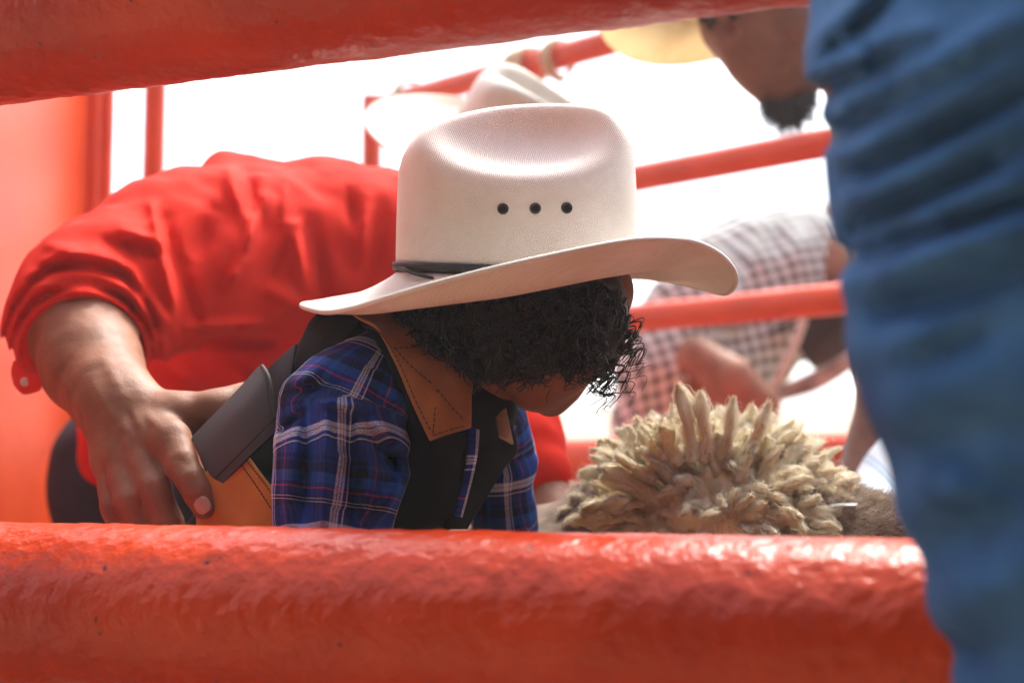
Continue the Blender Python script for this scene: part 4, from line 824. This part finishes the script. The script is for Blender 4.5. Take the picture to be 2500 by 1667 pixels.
# ================================================================ PERSON IN THE GINGHAM SHIRT
mg = thing('person', 'person in a brown and white checked shirt bent over beyond the red rails', 'person', tuple(W(G(1950, 0, 3.1))[0]))
gcs = [[N(2050, 560, 3.0, .06), N(2030, 640, 2.98, .08)], [N(1900, 700, 3.05, .14), N(1760, 820, 3.05, .16), N(1700, 1050, 3.1, .15)], [N(1960, 640, 3.0, .10), N(2040, 700, 2.98, .10), N(2080, 800, 2.95, .09)],
       [N(1700, 760, 2.90, .09), N(1640, 880, 2.86, .05), N(1780, 950, 2.80, .04), N(1860, 1010, 2.78, .035)]]
lo, hi = bounds(gcs); sdf_obj('body', chains(gcs, .03), (lo, hi), .008, M['skin'], mg)
gsh = [[N(1985, 640, 3.02, .12), N(1900, 680, 3.05, .155), N(1800, 740, 3.08, .165), N(1680, 880, 3.1, .145), N(1650, 1060, 3.1, .14)], [N(1900, 700, 2.98, .12), N(1800, 880, 2.96, .10), N(1850, 960, 2.95, .05)],
       [N(1690, 760, 2.90, .10), N(1615, 900, 2.88, .085), N(1570, 1040, 2.88, .070)]]
gfo = folds([(1700, 700, 1650, 1000, 20, .01), (1640, 760, 1590, 1060, 18, -.01), (1850, 560, 1830, 700, 18, .012), (1900, 540, 1895, 680, 16, -.01), (1950, 560, 1945, 660, 14, .012)])
lo, hi = bounds(gsh); gs = sdf_obj('shirt', lambda p: chains(gsh, .04)(p)-gfo(p)-.006*vn(p, .05), (lo, hi), .008, M['ging'], mg, uvf=lambda V: np.stack([V[:, 0]*.97+V[:, 2]*.25+V[:, 1]*.3, V[:, 2]*.97-V[:, 0]*.25+V[:, 1]*.3], 1))
fa = [[N(1700, 870, 2.78, .042), N(1790, 925, 2.74, .040), N(1870, 985, 2.72, .030)]]
sleeve_skin = chains(fa, .02); lo, hi = bounds(fa); sdf_obj('forearm', sleeve_skin, (lo, hi), .006, M['skin'], mg)
hg = hat(mg, K(2050, 770, 2.93), (.30, -.35, -.85), (-.9, .1, -.35), .105, .09, .10, .09, M['felt'], None, curl=.03, droop=.0, res=.007); hg['label'] = 'dark brown felt hat on the bowed head'
curve_tube_obj('chin_cord', [K(1962, 780, 2.76), K(1940, 840, 2.75), K(1905, 915, 2.74), K(1885, 950, 2.74)], .009, M['cord'], mg, 30, 8)
sheet_obj('neck_cloth', Kg([[(1880, 985, 2.76), (1895, 945, 2.76)], [(1990, 955, 2.74), (1985, 905, 2.74)], [(2080, 900, 2.72), (2080, 850, 2.72)], [(2150, 830, 2.70), (2140, 780, 2.70)]]), 40, 12, .012, M['camo'], mg)
tg = [[N(1710, 1050, 3.14, .12), NG(1700, .70, 3.14, .12), NG(1600, .45, 3.1, .10), NG(1600, .08, 3.1, .08)], [N(1700, 1050, 3.2, .15), NG(1760, .5, 3.25, .1), NG(1760, .08, 3.3, .08)]]
lo, hi = bounds(tg); sdf_obj('trousers', chains(tg, .04), (lo, hi), .012, M['denim'], mg)
# ================================================================ PERSON IN DENIM, nearest, right edge
md = thing('person', 'person in blue denim very near at the right edge, sleeve out of focus', 'person', tuple(W(G(3500, 0, .95))[0]))
dsl = [[N(2760, -620, .72, .10), N(2545, -80, .63, .090), N(2525, 250, .605, .084), N(2572, 600, .595, .079), N(2628, 900, .59, .076), N(2722, 1300, .59, .073), N(2765, 1700, .60, .064), N(2900, 2000, .62, .045)]]
dt = [[N(2760, -620, .72, .10), N(3300, -560, .90, .13), NG(3400, 1.05, .95, .17), NG(3400, .85, .95, .15)]]
fd = chains(dsl, .03); fdt = chains(dt, .05)
dfo = folds([(1960, 140, 2150, -20, 24, .006), (2035, 110, 2210, -40, 22, -.010), (1970, 190, 2290, 60, 22, .008), (2000, 235, 2200, 120, 20, -.011), (2060, 270, 2480, 50, 26, .010), (2040, 330, 2190, 230, 26, -.014), (2060, 385, 2480, 160, 24, .009),
             (2080, 430, 2330, 310, 24, -.012), (2260, 330, 2500, 220, 26, -.008), (2070, 500, 2500, 290, 26, .012), (2090, 550, 2420, 400, 24, -.015), (2140, 585, 2520, 420, 28, .012), (2080, 625, 2380, 520, 26, -.014), (2300, 560, 2520, 470, 26, -.008), (2080, 690, 2500, 540, 28, .010),
             (2160, 770, 2520, 660, 30, -.011), (2110, 850, 2330, 800, 50, .005), (2230, 890, 2480, 790, 30, -.005), (2160, 990, 2420, 900, 60, .006), (2240, 1085, 2500, 1055, 40, -.007), (2330, 1130, 2500, 1190, 30, -.005), (2230, 1230, 2400, 1160, 55, .006), (2300, 1330, 2480, 1270, 50, -.005), (2300, 1480, 2500, 1400, 60, .006), (2350, 1580, 2480, 1600, 50, -.005)])
lo, hi = bounds(dsl+dt)
sdf_obj('jacket', lambda p: smin(fd(p)-.014*np.tanh(1.7*dfo(p)/.014)-.004*vn(p, .035)-.0015*vn(p, .012), fdt(p), .03), (lo, hi), .005, M['denim'], md)
bd = [[N(3300, -700, .88, .06), N(3280, -1050, .86, .09), N(3250, -1150, .86, .09)], [N(2850, 1900, .61, .032), N(2960, 2150, .64, .035), N(2990, 2350, .66, .02)], [N(3300, -560, .9, .06), N(2760, -620, .72, .05), N(2450, 100, .61, .045), N(2560, 900, .59, .042), N(2850, 1900, .61, .032)], [N(3300, -900, .88, .05), NG(3400, 1.0, .95, .12)]]
lo, hi = bounds(bd); sdf_obj('body', chains(bd, .02), (lo, hi), .008, M['skin'], md)
td = [[NG(3380, .86, .95, .155), NG(3300, .48, .85, .09), NG(3300, .06, .9, .07)], [NG(3480, .86, 1.0, .155), NG(3600, .48, .95, .09), NG(3600, .06, 1.0, .07)]]
lo, hi = bounds(td); sdf_obj('trousers', chains(td, .04), (lo, hi), .012, M['navy'], md)
# ================================================================ HELPER IN WHITE AND BLUE PLAID
mw = thing('person', 'person in white shirt with thin blue plaid lines, behind the sheep at right', 'person', tuple(W(G(2450, 0, 1.65))[0]))
ws = [[N(2165, 1265, 1.50, .052), N(2250, 1190, 1.54, .060), N(2400, 1230, 1.62, .10), NG(2520, .45, 1.66, .13)]]
wf = folds([(2120, 1190, 2230, 1240, 14, .008), (2110, 1230, 2200, 1280, 12, -.007), (2180, 1130, 2260, 1200, 14, -.006)])
lo, hi = bounds(ws); sdf_obj('shirt', lambda p: chains(ws, .03)(p)-wf(p)-.003*vn(p, .03), (lo, hi), .005, M['wplaid'], mw, uvf=lambda V: np.stack([V[:, 0]*.8+V[:, 2]*.6, V[:, 2]*.8-V[:, 0]*.6], 1))
wb = [[N(2165, 1265, 1.50, .035), N(2060, 1360, 1.45, .028), N(1990, 1420, 1.42, .026)], [N(2165, 1265, 1.5, .03), N(2400, 1200, 1.62, .08), N(2480, 1000, 1.66, .05), N(2490, 900, 1.66, .08)], [N(2400, 1200, 1.62, .08), NG(2520, .45, 1.66, .1)]]
lo, hi = bounds(wb); sdf_obj('body', chains(wb, .02), (lo, hi), .007, M['skin'], mw)
wt = [[NG(2520, .45, 1.68, .13), NG(2380, .42, 1.50, .08), NG(2400, .06, 1.55, .06)], [NG(2520, .45, 1.72, .13), NG(2600, .40, 1.55, .08), NG(2640, .06, 1.62, .06)]]
lo, hi = bounds(wt); sdf_obj('trousers', chains(wt, .04), (lo, hi), .012, M['navy'], mw)

# ================================================================ HAZE (added pale volume, stands in for lens glare)
bpy.context.view_layer.update()
zt = 6.0
V_ = [(x, y, z) for z in (-1.0, zt) for x, y in ((-130, -45), (130, -45), (130, 80), (-130, 80))]
hm_ = bpy.data.materials.new('glare_veil_air'); hm_.use_nodes = True; t = hm_.node_tree; t.nodes.remove(t.nodes['Principled BSDF'])
pv = t.nodes.new('ShaderNodeVolumePrincipled'); pv.inputs['Density'].default_value = .010; pv.inputs['Color'].default_value = (.95, .97, 1, 1); pv.inputs['Anisotropy'].default_value = .3
t.links.new(pv.outputs[0], t.nodes['Material Output'].inputs['Volume'])
hz = mesh_obj('glare_haze', V_, [[0, 3, 2, 1], [4, 5, 6, 7], [0, 1, 5, 4], [1, 2, 6, 5], [2, 3, 7, 6], [3, 0, 4, 7]], hm_, world=True, smooth=False); hz['kind'] = 'stuff'
